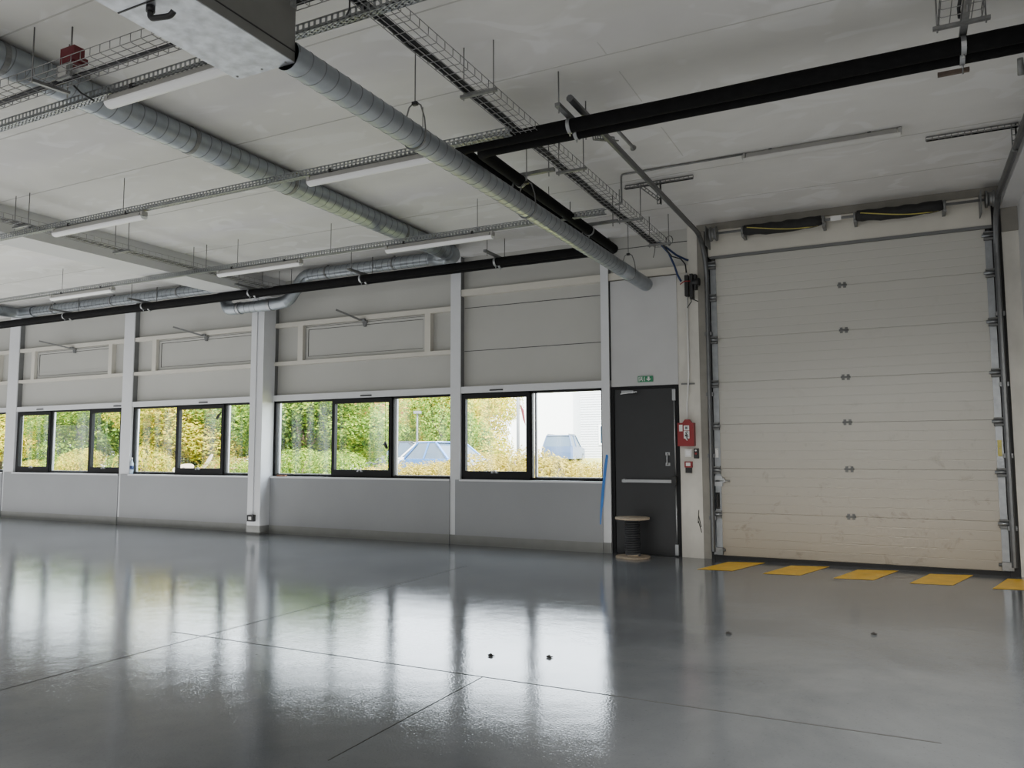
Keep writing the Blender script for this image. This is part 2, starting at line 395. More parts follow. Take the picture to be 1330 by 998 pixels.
# windows -------------------------------------------------------------
def window(num, x0, x1, cells, label):
    """cells: list of (glass x0, glass x1, sash?)"""
    t=thing('window_%d'%num, label, None, ((x0+x1)/2,YF,ZS), kind='structure')
    z0,z1=ZS+.005,ZT0-.001
    f=MB()
    f.box(x0,x1,YF,YF+.07,z0,z0+.035); f.box(x0,x1,YF,YF+.07,z1-.035,z1)
    f.box(x0,x0+.045,YF,YF+.07,z0,z1); f.box(x1-.03,x1,YF,YF+.07,z0,z1)
    for i in range(len(cells)-1):
        a=cells[i][1]; b=cells[i+1][0]
        m=(a+b)/2; f.box(m-.03,m+.03,YF,YF+.07,z0,z1)
    f.build('frame', M['frame_dark'], t)
    s=MB().box(x0,x1,YL-.012,YF+.07,ZS-.022,z0); s.build('sill', M['post_white'], t)
    for (a,b,sash) in cells:
        if sash:
            q=MB(); zz0,zz1=z0+.125,z1-.085; o=.0
            q.box(a-.06,b+.06,YF-.02,YF+.05,z0+.02,zz0); q.box(a-.06,b+.06,YF-.02,YF+.05,zz1,z1-.02)
            q.box(a-.06,a,YF-.02,YF+.05,zz0,zz1); q.box(b,b+.06,YF-.02,YF+.05,zz0,zz1)
            so=q.build('sash', M['frame_dark'], t)
            c=(a+b)/2; h=MB(); h.box(c-.055,c+.055,YF-.05,YF-.02,zz0-.03,zz0-.012); h.box(c-.02,c+.02,YF-.05,YF-.02,zz0-.03,zz0+.01); h.build('handle', M['alu'], so)
        else:
            zz0,zz1=z0+.035,z1-.035
            q=MB()
            q.box(a,a+.035,YF+.02,YF+.055,zz0,zz1)
            q.box(a,b,YF+.02,YF+.055,zz0,zz0+.015)
            q.build('glazing_bead', M['alu'], t)
        g=MB(); g.poly([(a,YF+.04,zz0),(b,YF+.04,zz0),(b,YF+.04,zz1),(a,YF+.04,zz1)]); g.build('pane', M['glass'], t)
    return t
window(1,-20.95,-17.50,[(-20.9,-19.8,1),(-19.68,-18.7,0),(-18.58,-17.55,0)],'window cut off by the left edge of the photo')
window(2,-17.15,-13.73,[(-17.04,-16.06,1),(-15.95,-14.80,0),(-14.65,-13.80,1)],'leftmost full window with three dark framed panes')
window(3,-13.44,-10.10,[(-13.36,-12.28,0),(-12.14,-11.05,1),(-10.93,-10.14,0)],'window left of the big white column')
window(4,-9.80,-6.19,[(-9.72,-8.54,0),(-8.45,-7.36,1),(-7.26,-6.22,0)],'widest window, right of the big white column')
window(5,-6.015,-3.735,[(-5.94,-4.92,1),(-4.80,-3.77,0)],'two pane window beside the dark exit door')
# slim black trickle vents over the windows
vn=0
for x,lab in ((-16.33,'left of two over the leftmost full window'),(-13.87,'right of two over the leftmost full window'),(-11.50,'over the window left of the big column'),(-7.80,'over the widest window'),(-5.40,'over the window beside the exit door')):
    mb=MB().box(x-.11,x+.11,10.222,10.236,2.292,2.312); mb.box(x-.09,x+.09,10.212,10.224,2.297,2.307)
    tag(mb.build('trickle_vent',M['black']), 'slim black trickle vent, '+lab, 'vent', 'trickle vents')

# pull cord, bottle and little finds on the sills
t=thing('pull_cord','thin dark pull cord with tassel hanging before the widest window','cord',(-7.40,10.23,1.45))
MB().tube([(-7.41,10.228,2.22),(-7.405,10.228,1.9),(-7.40,10.228,1.53)],.004,6).build('cord',M['cable'],t)
mb=MB(); mb.tube([(-7.41,10.228,1.55),(-7.40,10.228,1.50),(-7.37,10.228,1.44)],[.012,.028,.02],8); mb.tube([(-7.40,10.228,1.53),(-7.44,10.228,1.50)],.012,6); mb.build('tassel',M['black'],t)
t=thing('water_bottle','small clear bottle with blue label standing on the sill by the second white post','bottle',(-13.40,10.235,ZS+.005))
x,y,z=-13.385,10.232,ZS+.006
MB().tube([(x,y,z),(x,y,z+.2),(x,y,z+.25),(x,y,z+.29)],[.034,.034,.016,.013],14).build('body',M['bottle'],t)
MB().tube([(x,y,z+.09),(x,y,z+.16)],.0352,14).build('wrapper',M['cable_blue'],t)
MB().tube([(x,y,z+.29),(x,y,z+.315)],.016,12).build('cap',M['white_pl'],t)
tag(MB().box(-9.64,-9.46,10.19,10.25,ZS+.005,ZS+.030).build('wood_offcut',M['brown']),'small brown offcut lying on the sill right of the big column','offcut')
mb=MB(); mb.prism([(-11.19,10.245,2.0),(-11.14,10.245,2.07),(-11.05,10.245,2.12),(-11.09,10.245,2.05),(-11.15,10.245,1.98)],(0,.012,0))
tag(mb.build('window_stay',M['black']),'black slanted stay on the middle pane left of the big column','stay')

# exit door ------------------------------------------------------------
struct('trim_60', MB().box(-3.60,-2.66,10.25,YU,2.275,3.76), M['board_white'])
struct('trim_61', MB().box(-2.66,-2.50,10.262,YU,0,3.81), M['pier'])
struct('trim_62', MB().box(-2.50,-2.372,10.25,10.5,0,ZC-.002), M['pier'])
d=thing('door_1','dark grey steel exit door with panic bar','door',(-3.15,10.27,0),kind='structure'); del d['category']
f=MB(); f.box(-3.62,-3.57,10.255,YU-.001,0,2.272); f.box(-2.705,-2.661,10.258,YU-.001,0,2.272); f.box(-3.57,-2.705,10.255,YU-.001,2.235,2.272); f.build('frame',M['frame_dark'],d)
MB().box(-3.567,-2.708,10.275,10.315,.008,2.233).build('leaf',M['door_dark'],d)
p=MB(); p.box(-3.45,-2.76,10.19,10.215,.965,1.005); p.box(-3.44,-3.41,10.21,10.28,.96,1.01)
p.build('panic_bar',M['alu'],d)
p=MB(); p.box(-2.765,-2.70,10.185,10.28,.93,1.05); p.build('latch_case',M['black'],d)
p=MB(); p.tube([(-2.722,10.25,.03),(-2.722,10.25,.93)],.011,8); p.box(-2.745,-2.70,10.235,10.276,.02,.16); p.build('panic_rod',M['alu'],d)
p=MB(); p.tube([(-2.722,10.25,1.05),(-2.722,10.25,2.2)],.011,8); p.box(-2.745,-2.70,10.235,10.276,2.06,2.21); p.build('panic_rod',M['alu'],d)
p=MB(); p.tube(fillet([(-2.83,10.278,1.35),(-2.83,10.235,1.35),(-2.83,10.235,1.21),(-2.83,10.278,1.21)],.012),.009,8); p.box(-2.86,-2.80,10.268,10.276,1.33,1.37); p.box(-2.86,-2.80,10.268,10.276,1.19,1.23); p.build('pull_handle',M['alu'],d)
p=MB(); p.box(-3.45,-3.28,10.225,10.276,2.175,2.215); p.bar((-3.38,10.22,2.20),(-3.20,10.13,2.185),.02,.012); p.bar((-3.20,10.13,2.185),(-3.42,10.10,2.16),.02,.012); p.build('door_closer',M['alu'],d)
# exit sign
sx0,sx1,sz0,sz1=-3.215,-3.005,2.325,2.405; ys=10.235
t=thing('exit_sign','small green running man exit sign above the dark door','sign',(-3.11,10.25,2.325))
MB().box(sx0,sx1,ys,10.25,sz0,sz1).build('plate',M['green_sign'],t)
g=MB(); Y=ys-.002
def P(u,v): return (sx0+u*(sx1-sx0), Y, sz0+v*(sz1-sz0))
def quad(*q): g.prism([P(*a) for a in q],(0,.002,0))
quad((.06,.12),(.06,.88),(.32,.88),(.32,.80),(.10,.80),(.10,.12))            # door
quad((.20,.72),(.26,.78),(.31,.72),(.26,.66))                                 # head
quad((.16,.62),(.30,.64),(.27,.38),(.19,.40)); quad((.10,.46),(.17,.63),(.20,.58),(.13,.42)); quad((.28,.60),(.38,.50),(.36,.44),(.27,.54))
quad((.19,.40),(.23,.40),(.18,.24),(.10,.16),(.09,.22),(.15,.28)); quad((.23,.42),(.28,.40),(.34,.28),(.33,.14),(.29,.14),(.30,.26))
quad((.42,.12),(.42,.88),(.46,.88),(.46,.12))
quad((.66,.88),(.78,.88),(.78,.52),(.90,.52),(.72,.14),(.54,.52),(.66,.52))    # arrow down
g.build('pictogram',M['white_pl'],t)

# red cabinet, switch, call point, push button, conduit
t=thing('fire_cabinet','red metal fire cabinet with white labels on the pier beside the door','cabinet',(-2.55,10.26,1.45))
c=MB(); c.box(-2.66,-2.445,10.15,10.262,1.45,1.755); c.prism([(-2.595,10.15,1.755),(-2.47,10.15,1.755),(-2.50,10.15,1.80),(-2.56,10.15,1.80)],(0,.05,0)); c.build('case',M['red'],t)
l=MB(); l.box(-2.636,-2.592,10.146,10.151,1.645,1.73); l.build('notice',M['white_pl'],t)
l=MB(); l.box(-2.575,-2.505,10.146,10.151,1.655,1.72); l.box(-2.577,-2.503,10.146,10.151,1.55,1.648); l.prism([(-2.560,10.146,1.55),(-2.520,10.146,1.55),(-2.535,10.146,1.52)],(0,.005,0)); l.build('pictogram_label',M['white_pl'],t)
l=MB(); l.box(-2.556,-2.526,10.143,10.147,1.672,1.705); l.build('glyph',M['web_grey'],t)
l=MB()
for a,b in (((-2.555,1.628),(-2.53,1.60)),((-2.53,1.60),(-2.56,1.58)),((-2.545,1.635),(-2.52,1.635)),((-2.56,1.60),(-2.515,1.575)),((-2.54,1.58),(-2.53,1.535))): l.bar((a[0],10.144,a[1]),(b[0],10.144,b[1]),.012,.004,(0,1,0))
l.build('glyph',M['black'],t)
t=thing('switch_box','square white plastic switch box under the red cabinet','switch',(-2.54,10.26,1.31))
MB().box(-2.585,-2.495,10.215,10.262,1.31,1.41).build('case',M['white_pl'],t); MB().box(-2.565,-2.515,10.208,10.216,1.33,1.39).build('rocker',M['lamp_white'],t)
t=thing('push_button','black push button box with red and white buttons','button box',(-2.43,10.25,1.29))
MB().box(-2.463,-2.405,10.195,10.25,1.29,1.42).build('case',M['black'],t)
MB().tube([(-2.434,10.196,1.352),(-2.434,10.183,1.352)],.014,12).build('stop_button',M['red'],t)
MB().tube([(-2.434,10.196,1.393),(-2.434,10.183,1.393)],.011,12).build('up_button',M['white_pl'],t)
t=thing('fire_call_point','red break glass call point with black lower box','call point',(-2.54,10.26,1.10))
MB().box(-2.59,-2.49,10.205,10.262,1.17,1.25).build('case',M['red'],t); MB().box(-2.57,-2.512,10.198,10.206,1.19,1.235).build('glass_plate',M['white_pl'],t); MB().box(-2.58,-2.50,10.21,10.262,1.10,1.168).build('lower_box',M['black'],t)
tag(MB().tube(fillet([(-2.545,10.235,1.80),(-2.545,10.235,2.0),(-2.515,10.235,2.4),(-2.515,10.235,3.78)],.02,3),.011,8).build('conduit',M['white_pl']),'white conduit running up the pier from the red cabinet','conduit')
tag(MB().box(-2.62,-2.44,10.235,10.262,2.265,2.285).build('conduit_clip',M['web_grey']),'small grey bracket across the white conduit on the pier','bracket')
mb=MB()
for a,b in (((-2.425,.62),(-2.44,.45)),((-2.43,.55),(-2.40,.40)),((-2.435,.48),(-2.395,.33))): mb.bar((a[0],10.248,a[1]),(b[0],10.248,b[1]),.010,.004,(0,1,0))
tag(mb.build('wire_tail',M['debris']),'dark frayed wire tail low on the pier beside the roller door','wire')
# door operator
t=thing('door_operator','black twin bodied operator unit high on the pier left of the roller door','motor',(-2.46,10.25,3.4))
o=MB(); o.box(-2.525,-2.475,10.15,10.25,3.44,3.72); o.build('body',M['black'],t)
o=MB(); o.box(-2.455,-2.415,10.14,10.25,3.40,3.73); o.build('body',M['black'],t)
o=MB(); o.tube([(-2.42,10.18,3.62),(-2.33,10.18,3.62)],.05,14); o.box(-2.40,-2.37,10.15,10.24,3.52,3.72); o.build('gearbox',M['black'],t)
o=MB(); o.tube([(-2.58,10.14,3.60),(-2.52,10.135,3.635),(-2.44,10.13,3.63)],.008,6); o.build('release_strap',M['red'],t)
o=MB(); o.tube([(-2.45,10.16,3.40),(-2.44,10.16,3.36),(-2.50,10.17,3.28)],.006,6); o.tube([(-2.44,10.16,3.40),(-2.36,10.2,3.36)],.006,6); o.build('lead',M['cable'],t)
# socket with conduit on the big column
t=thing('socket','black surface socket low on the big white column','socket',(-9.96,9.98,.21))
MB().box(-10.03,-9.89,9.92,9.98,.215,.325).build('case',M['black'],t); MB().box(-9.99,-9.93,9.914,9.921,.245,.295).build('face',M['white_pl'],t)
tag(MB().box(-9.975,-9.945,9.962,9.98,.325,4.05).build('conduit',M['post_white']),'white conduit running down the big column to the black socket','conduit')
# blue tape
mb=MB(); pts=[(-3.665,10.214,1.34),(-3.69,10.20,1.15),(-3.725,10.19,.85),(-3.75,10.194,.6),(-3.757,10.197,.385)]
for i in range(4):
    a,b=pts[i],pts[i+1]; mb.poly([(a[0]-.018,a[1],a[2]),(a[0]+.018,a[1]+.008,a[2]),(b[0]+.018,b[1]+.008,b[2]),(b[0]-.018,b[1],b[2])])
tag(mb.build('tape_strip',M['blue_tape']),'blue tape strip hanging from the post beside the exit door','tape')

# cable reel -----------------------------------------------------------
t=thing('cable_reel','wooden cable reel wound with black cable standing before the exit door','reel',(-3.22,9.93,0))
cx,cy=-3.225,9.93
MB().tube([(cx,cy,0),(cx,cy,.022)],.225,40).build('flange',M['ply'],t)
MB().tube([(cx,cy,.498),(cx,cy,.522)],.225,40).build('flange',M['ply'],t)
MB().tube([(cx,cy,.02),(cx,cy,.50)],.075,20).build('core',M['ply'],t)
cb=MB(); 
import math as _m
pts=[]; 
for i in range(15*16+1):
    a=2*PI*i/16; pts.append((cx+.088*_m.cos(a),cy+.088*_m.sin(a),.036+.448*i/(15*16)))
cb.tube(pts,.0165,6); cb.build('cable',M['cable'],t)

# sectional door ---------------------------------------------------------
yd=10.31
gd=thing('door_2','large off white sectional overhead door with seven panels','door',(-.6,yd,0),kind='structure'); del gd['category']
zs=[.045,.591,1.161,1.73,2.282,2.863,3.426,3.93]
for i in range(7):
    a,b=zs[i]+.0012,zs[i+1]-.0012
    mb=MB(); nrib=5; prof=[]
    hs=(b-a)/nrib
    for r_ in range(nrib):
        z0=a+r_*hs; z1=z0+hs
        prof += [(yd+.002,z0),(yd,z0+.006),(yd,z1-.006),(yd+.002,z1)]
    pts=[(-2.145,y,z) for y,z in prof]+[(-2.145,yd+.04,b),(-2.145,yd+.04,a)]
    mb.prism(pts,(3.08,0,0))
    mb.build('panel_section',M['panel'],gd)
MB().box(-2.16,.95,yd+.02,yd+.045,.03,3.95).build('backing',M['rubber'],gd)
MB().box(-2.24,1.03,yd-.02,yd+.04,.0,.045).build('bottom_seal',M['rubber'],gd)
MB().box(-2.2,1.0,yd-.03,yd+.03,3.93,3.965).build('top_rail',M['web_grey'],gd)
for x0,x1 in ((-2.215,-2.14),(.925,.995)):
    s=MB(); s.box(x0,x1,yd-.012,yd+.02,.05,3.9)
    for z in (.3,.85,1.4,1.95,2.5,3.1,3.6): s.box((x0+x1)/2-.006,(x0+x1)/2+.006,yd-.018,yd-.010,z,z+.012)
    s.build('end_stile',M['stile'],gd)
for z in zs[1:7]:
    hg=MB(); hg.box(-.65,-.618,yd-.010,yd,z-.035,z+.035); hg.box(-.592,-.56,yd-.010,yd,z-.035,z+.035); hg.box(-.66,-.55,yd-.012,yd,z-.012,z+.012); hg.tube([(-.655,yd-.01,z),(-.555,yd-.01,z)],.010,8)
    hg.build('hinge',M['web_grey'],gd)
for xs in (-2.19,.965):
    for z in zs[1:]:
        zz=min(z,3.86)-.02
        hg=MB(); hg.box(xs-.05,xs+.05,yd-.06,yd-.012,zz-.05,zz-.03); hg.box(xs-.05,xs+.05,yd-.06,yd-.012,zz+.03,zz+.045); hg.box(xs-.05,xs+.05,yd-.03,yd-.012,zz-.05,zz+.045); ho=hg.build('roller_hinge',M['web_grey'],gd)
        MB().tube([(xs-.07,yd-.045,zz),(xs+.06,yd-.045,zz)],.018,10).build('roller',M['stile'],ho)
    hg=MB(); hg.box(xs-.05,xs+.06,yd-.07,yd-.012,.06,.15); hg.tube([(xs-.08,yd-.04,.12),(xs+.09,yd-.04,.12)],.018,10); hg.build('bottom_bracket',M['galv_dull'],gd)
b=MB(); b.box(-2.22,-2.12,yd-.03,yd-.012,.93,1.06); b.tube([(-2.2,yd-.045,1.0),(-2.02,yd-.045,1.0)],.012,8); b.box(-2.15,-2.09,yd-.05,yd-.01,.975,1.03); b.build('bolt',M['alu'],gd)
b=MB(); b.tube(fillet([(-2.185,yd-.012,.83),(-2.185,yd-.07,.83),(-2.185,yd-.07,.66),(-2.185,yd-.012,.66)],.02),.014,8); b.box(-2.21,-2.16,yd-.03,yd-.012,.64,.85); b.build('pull_handle',M['black'],gd)
b=MB(); b.box(.938,.978,yd-.016,yd-.012,1.32,1.50); o=b.build('warning_sticker',M['yellow_pl'],gd)
b=MB(); b.box(-2.205,-2.165,yd-.016,yd-.012,1.30,1.42); b.build('label_sticker',M['white_pl'],gd)
# frame of the opening
struct('trim_63', MB().box(-2.372,-2.275,10.255,10.5,0,4.36), M['jamb_brown'])
struct('trim_64', MB().box(-2.275,-2.235,10.27,10.5,0,4.3), M['rubber'])
struct('trim_65', MB().box(1.0,1.09,10.27,10.5,0,4.3), M['rubber'])
struct('trim_66', MB().box(1.09,1.26,10.25,10.5,0,3.86), M['pier'])
o=struct('trim_67', MB().box(-2.235,1.0,10.29,10.5,3.965,4.31), M['cream'])
o=struct('trim_68', MB().box(-2.37,1.255,10.24,10.5,4.31,ZC-.002), M['jamb_brown'])
struct('trim_69', MB().box(1.09,1.255,10.22,10.5,3.86,4.13), M['jamb_brown'])
struct('door_backing', MB().box(-2.4,1.46,10.5,10.6,0,ZC), M['cladding'])  # unseen backing added behind the door to stop light leaking in
# guide tracks
def track(x, label, yend):
    t=thing('guide_track',label,'track',(x,10.2,0),'overhead door guide tracks')
    pts=[(x,10.23,.1),(x,10.23,3.62)]
    for i in range(9):
        a=PI/2*i/8; pts.append((x,10.23-.55*(1-math.cos(a)),3.62+.55*math.sin(a)))
    pts.append((x,yend,4.17))
    MB().tube(pts,.030,8,smooth=False,phase=PI/8).build('rail',M['track'],t)
    for z in (.5,1.3,2.1,2.9): MB().box(x-.045,x+.045,10.225,10.27,z,z+.05).build('wall_bracket',M['track'],t)
    return t
track(-2.245,'left guide track of the roller door curving under the ceiling',5.5)
track(1.03,'right guide track of the roller door curving under the ceiling',4.0)
def perf(mb, p0, p1, w=.04, axis='x', th=.003):
    """slotted angle: two strips and cross ties in each leg"""
    p0=Vector(p0); p1=Vector(p1); d=(p1-p0); L=d.length; d.normalize()
    up=Vector((0,0,1)) if abs(d.z)<.9 else Vector((0,1,0))
    side=d.cross(up).normalized(); up=side.cross(d)
    for a in (side,up):
        for q in (0,w): mb.bar(p0+a*q,p1+a*q,.010,.010)
        k=int(L/.05)
        for i in range(k+1):
            c=p0+d*(L*i/k); mb.bar(c,c+a*w,.012,.006)
for (x,x0,x1,lab) in ((-2.31,-2.71,-1.94,'slotted angle hanger over the left door track'),(1.04,.31,1.06,'slotted angle hanger over the right door track')):
    t=thing('track_hanger',lab,'bracket',(x,8.29,4.17),'slotted angle hangers of the door tracks')
    m=MB(); perf(m,(x0,8.29,ZC-.045),(x1,8.29,ZC-.045)); m.build('ceiling_angle',M['galv_dull'],t)
    m=MB(); perf(m,(x,8.29,4.13),(x,8.29,ZC-.01),.035); m.build('drop_angle',M['galv_dull'],t)
    if x<0:
        m=MB(); perf(m,(x-.25,8.27,ZC-.03),(x-.02,8.27,4.16),.03); m.build('brace',M['galv_dull'],t)
t=thing('track_brace','short slotted brace under the near end of the left door track','bracket',(-2.33,6.3,4.2))
m=MB(); perf(m,(-2.33,6.25,4.12),(-2.29,6.70,4.26),.04); m.build('slotted_angle',M['galv_dull'],t)
tag(MB().tube([(-2.13,6.0,4.19),(-2.12,6.45,4.18),(-2.11,6.66,4.17),(-2.11,6.70,4.165)],[.016,.016,.016,.030],10).build('spring_buffer',M['galv_dull']),'grey bar with knob end beside the left door track','buffer')
tag(MB().tube([(.86,6.45,4.20),(.87,6.52,4.12),(.93,6.55,4.13),(1.02,6.5,4.3)],[.02,.026,.022,.02],10).build('spring_buffer',M['galv_dull']),'grey curled bar end at the right edge beneath the black pipes','buffer')
# torsion shaft
t=thing('torsion_shaft','torsion shaft with two black covered springs above the roller door','shaft',(-.6,10.05,4.2))
ysf,zsf=10.06,4.205
MB().tube([(-2.17,ysf,zsf),(.99,ysf,zsf)],.016,12).build('shaft',M['web_grey'],t)
for x in (-2.15,.93):
    d_=MB(); d_.tube([(x,ysf,zsf),(x+.02,ysf,zsf),(x+.02,ysf,zsf),(x+.07,ysf,zsf),(x+.07,ysf,zsf),(x+.09,ysf,zsf)],[.095,.095,.075,.075,.095,.095],24); d_.build('cable_drum',M['galv_dull'],t)
    d_=MB(); d_.box(x-.05,x-.04,ysf-.08,10.25,zsf-.16,zsf+.10); d_.build('end_plate',M['web_grey'],t)
for a,b in ((-1.72,-.79),(-.40,.51)):
    n_=14; pts=[(a+(b-a)*i/n_,ysf,zsf-.02*math.sin(PI*i/n_)-.004*math.sin(i*2.1)) for i in range(n_+1)]
    sp=MB().tube(pts,[.062+.012*math.sin(PI*(i/n_))+.004*math.sin(i*1.7) for i in range(n_+1)],20).build('spring_cover',M['spring_foam'],t)
    y_=MB(); q=[]
    for i in range(25):
        u=i/24; an=PI*1.0*u+PI*.5; rr=.0645+.012*math.sin(PI*u)
        q.append((a+(b-a)*(u*.9+.05),ysf-rr*abs(math.sin(an*.5+.6)),zsf-.02*math.sin(PI*u)+rr*math.cos(an*.5+.6)))
    y_.tube(q,.006,6); y_.build('yellow_stripe',M['yellow_pl'],sp)
    for x in (a-.03,b+.005): 
        e=MB(); e.tube([(x,ysf,zsf),(x+.025,ysf,zsf)],.055,16); e.box(x-.005,x+.03,ysf-.012,10.28,zsf-.08,zsf+.05); e.build('end_fitting',M['galv_dull'],t)
MB().box(-.69,-.57,ysf-.02,ysf-.015,zsf-.03,zsf+.03).build('rating_label',M['white_pl'],t)

# yellow floor stripes
labs=['leftmost yellow floor stripe in front of the roller door','second yellow floor stripe from the left by the roller door','middle yellow floor stripe before the roller door','fourth yellow floor stripe from the left by the roller door','rightmost yellow floor stripe cut by the photo edge']
for i in range(5):
    x=-2.237+.742*i
    x1=[(x,9.275),(x+.40,9.33),(min(x+.64,XR-.01),10.17),(x+.21,10.06)]
    if i==4: x1=[(x,9.275),(x+.40,9.33),(XR-.02,9.8),(XR-.02,10.10),(x+.21,10.06)]
    mb=MB().poly([(a,b,.0025) for a,b in x1])
    tag(mb.build('floor_stripe',M['yellow']),labs[i],'floor marking','yellow stripes by the roller door')

# ------------------------------------------------------------------ ducts
def helix_duct(mb, p0, axis, L, r, pitch=.115, n=32, ridge=.0022):
    """spiral-seam tube along axis 'x' or 'y' (signed length L)"""
    sg=1 if L>0 else -1; L=abs(L); p0=Vector(p0)
    def pt(s_,rr,a):
        if axis=='y': return (p0.x+rr*math.cos(a),p0.y+sg*s_,p0.z+rr*math.sin(a))
        return (p0.x+sg*s_,p0.y+rr*math.cos(a),p0.z+rr*math.sin(a))
    k=max(2,int(L/.5)); mb.cur=0
    mb._add([pt(L*i/k,r,2*PI*j/n) for i in range(k+1) for j in range(n)],
        [(i*n+j,i*n+(j+1)%n,(i+1)*n+(j+1)%n,(i+1)*n+j) for i in range(k) for j in range(n)],True)
    mb.cur=1; vs=[]; steps=int((L-.02)/pitch*n); w=.0045
    for q in range(steps+1):
        s_=.008+pitch*q/n; a=2*PI*q/n
        vs += [pt(s_-w,r-.001,a),pt(s_-w*.6,r+ridge,a),pt(s_+w*.6,r+ridge,a),pt(s_+w,r-.001,a)]
    mb._add(vs,[(q*4+c,q*4+c+1,q*4+c+5,q*4+c+4) for q in range(steps) for c in range(3)],False)
    mb.cur=0
    return mb
D2=[M['galv'],M['galv_dark']]
X1,Z1,R1=-3.08,3.671,.0888
t=thing('spiral_duct','nearest spiral duct running from the fan box to the wall above the door','duct',(X1,3.25,Z1))
helix_duct(MB(),(X1,3.264,Z1),'y',5.95,R1).build('tube',D2,t)
mb=MB(); mb.tube([(X1,9.15,Z1),(X1,10.26,Z1)],R1+.004,32); mb.ring((X1,9.15,Z1),(0,1,0),R1,.03); mb.build('wall_sleeve',M['galv'],t)
X2,Z2,R2=-5.79,4.268,.122
t=thing('spiral_duct','thicker spiral duct fixed tight under the ceiling, turning at the window wall','duct',(X2,1,Z2))
helix_duct(MB(),(X2,-3.0,Z2),'y',12.45,R2,.12).build('tube',D2,t)
mb=MB(); q=fillet([(X2,9.40,Z2),(X2,9.72,Z2),(X2-.45,9.72,Z2)],.22,5); mb.tube(q,[R2+.004]*(len(q)-1)+[.10],28,smooth=True)
mb.build('elbow',M['galv'],t)
for y in (3.2,4.9,6.2,8.3): MB().ring((X2,y,Z2),(0,1,0),R2,.04,28,.006).build('fixing_collar',M['galv_dull'],t)
# duct along the window wall, dipping under the beam
R3,Y3,Z3=.095,9.72,4.276
t=thing('spiral_duct','spiral duct along the window wall that dips under the ceiling beam','duct',(-9.7,Y3,Z3))
helix_duct(MB(),(-6.2,Y3,Z3),'x',-2.42,R3).build('tube',D2,t)
helix_duct(MB(),(-10.75,Y3,Z3),'x',-5.3,R3).build('tube',D2,t)
for x in (-6.9,-8.2,-11.6,-13.4,-15.2):
    mb=MB().ring((x,Y3,Z3),(1,0,0),R3+.001,.03,24,.006); mb.box(x-.012,x+.012,Y3-.012,Y3+.012,Z3+R3,ZC-.003); mb.build('ceiling_strap',M['galv_dull'],t)
mb=MB(); q=fillet([(-8.55,Y3,Z3),(-8.68,Y3,Z3),(-8.98,Y3-.06,3.86),(-9.3,Y3-.1,3.83),(-9.5,Y3-.1,3.83)],.10,3); mb.tube(q,R3+.006,24,smooth=False); mb.build('offset_bend',M['galv'],t)
helix_duct(MB(),(-9.3,Y3-.1,3.83),'x',-.86,R3).build('tube',D2,t)
mb=MB(); q=fillet([(-10.05,Y3-.1,3.83),(-10.28,Y3-.1,3.83),(-10.40,Y3-.05,4.0),(-10.55,Y3,Z3),(-10.80,Y3,Z3)],.08,3); mb.tube(q,R3+.006,24,smooth=False); mb.build('offset_bend',M['galv'],t)
for x in (-9.3,-10.0): mb=MB().ring((x,Y3-.1,3.83),(1,0,0),R3+.002,.05,24,.01); mb.build('clamp_ring',M['alu'],t)
mb=MB(); q=fillet([(-15.95,Y3,Z3),(-16.35,Y3,Z3),(-16.35,9.3,Z3)],.2,4); mb.tube(q,R3+.012,24,smooth=False); mb.ring((-15.9,Y3,Z3),(1,0,0),R3+.004,.10,24,.014); mb.build('elbow',M['galv'],t)
helix_duct(MB(),(-16.35,9.32,Z3),'y',-7.,R3+.012).build('tube',D2,t)
# duct hangers
for y,lab in ((4.575,'wire strap hanger on the nearest duct, closest to the fan box'),(6.456,'wire strap hanger midway along the nearest duct'),(9.491,'wire strap hanger on the nearest duct, closest to the wall')):
    t=thing('duct_hanger',lab,'hanger',(X1,y,ZC),'strap hangers of the nearest duct')
    zt=3.92
    MB().tube([(X1,y,zt-.02),(X1,y,ZC)],.005,8).build('rod',M['rod'],t)
    q=[]
    for i in range(21):
        a=-PI*.15-(PI*.7)*i/20
        q.append((X1+(R1+.007)*math.cos(a),y,Z1+(R1+.007)*math.sin(a)))
    ap=(X1,y,zt)
    pts=[(X1+.02,y,zt)]+[(X1+.05,y,zt-.02),(X1+.083,y,zt-.12),(X1+R1+.006,y,Z1+.02)]+q+[(X1-R1-.006,y,Z1+.02),(X1-.083,y,zt-.12),(X1-.05,y,zt-.02),(X1-.02,y,zt)]+[(X1+.02,y,zt)]
    MB().tube(pts,.006,6).build('strap',M['rod'],t)
    MB().box(X1-.02,X1+.02,y-.015,y+.015,zt-.012,zt+.012).build('clip',M['black'],t)

# fan box
t=thing('fan_box','galvanised fan box hanging from the ceiling at the start of the nearest duct','fan box',(-3.24,2.4,ZC))
bx0,bx1,by0,by1,bz0,bz1=-3.463,-3.02,1.2,3.262,3.61,4.10
MB().box(bx0,bx1,by0,by1,bz0+.006,bz1).build('casing',M['box_side'],t)
m=MB(); m.box(bx0,bx1,2.475,by1,bz0,bz0+.006); m.build('hatch',M['galv_box'],t)
m=MB(); m.box(bx0-.0,bx1,by0,2.465,bz0+.002,bz0+.006); m.build('bottom_panel',M['galv_box'],t)
MB().box(bx1-.001,bx1+.004,by0,by1,bz0+.062,bz0+.068).build('seam',M['black'],t); MB().box(bx0,bx1,2.466,2.474,bz0-.001,bz0+.004).build('seam',M['black'],t)
m=MB(); m.tube(fillet([(-3.26,2.50,bz0),(-3.26,2.50,bz0-.065),(-3.15,2.53,bz0-.065),(-3.13,2.53,bz0-.045)],.02),.015,8); m.tube([(-3.26,2.50,bz0),(-3.26,2.50,bz0-.03)],.022,12); m.build('latch_handle',M['black'],t)
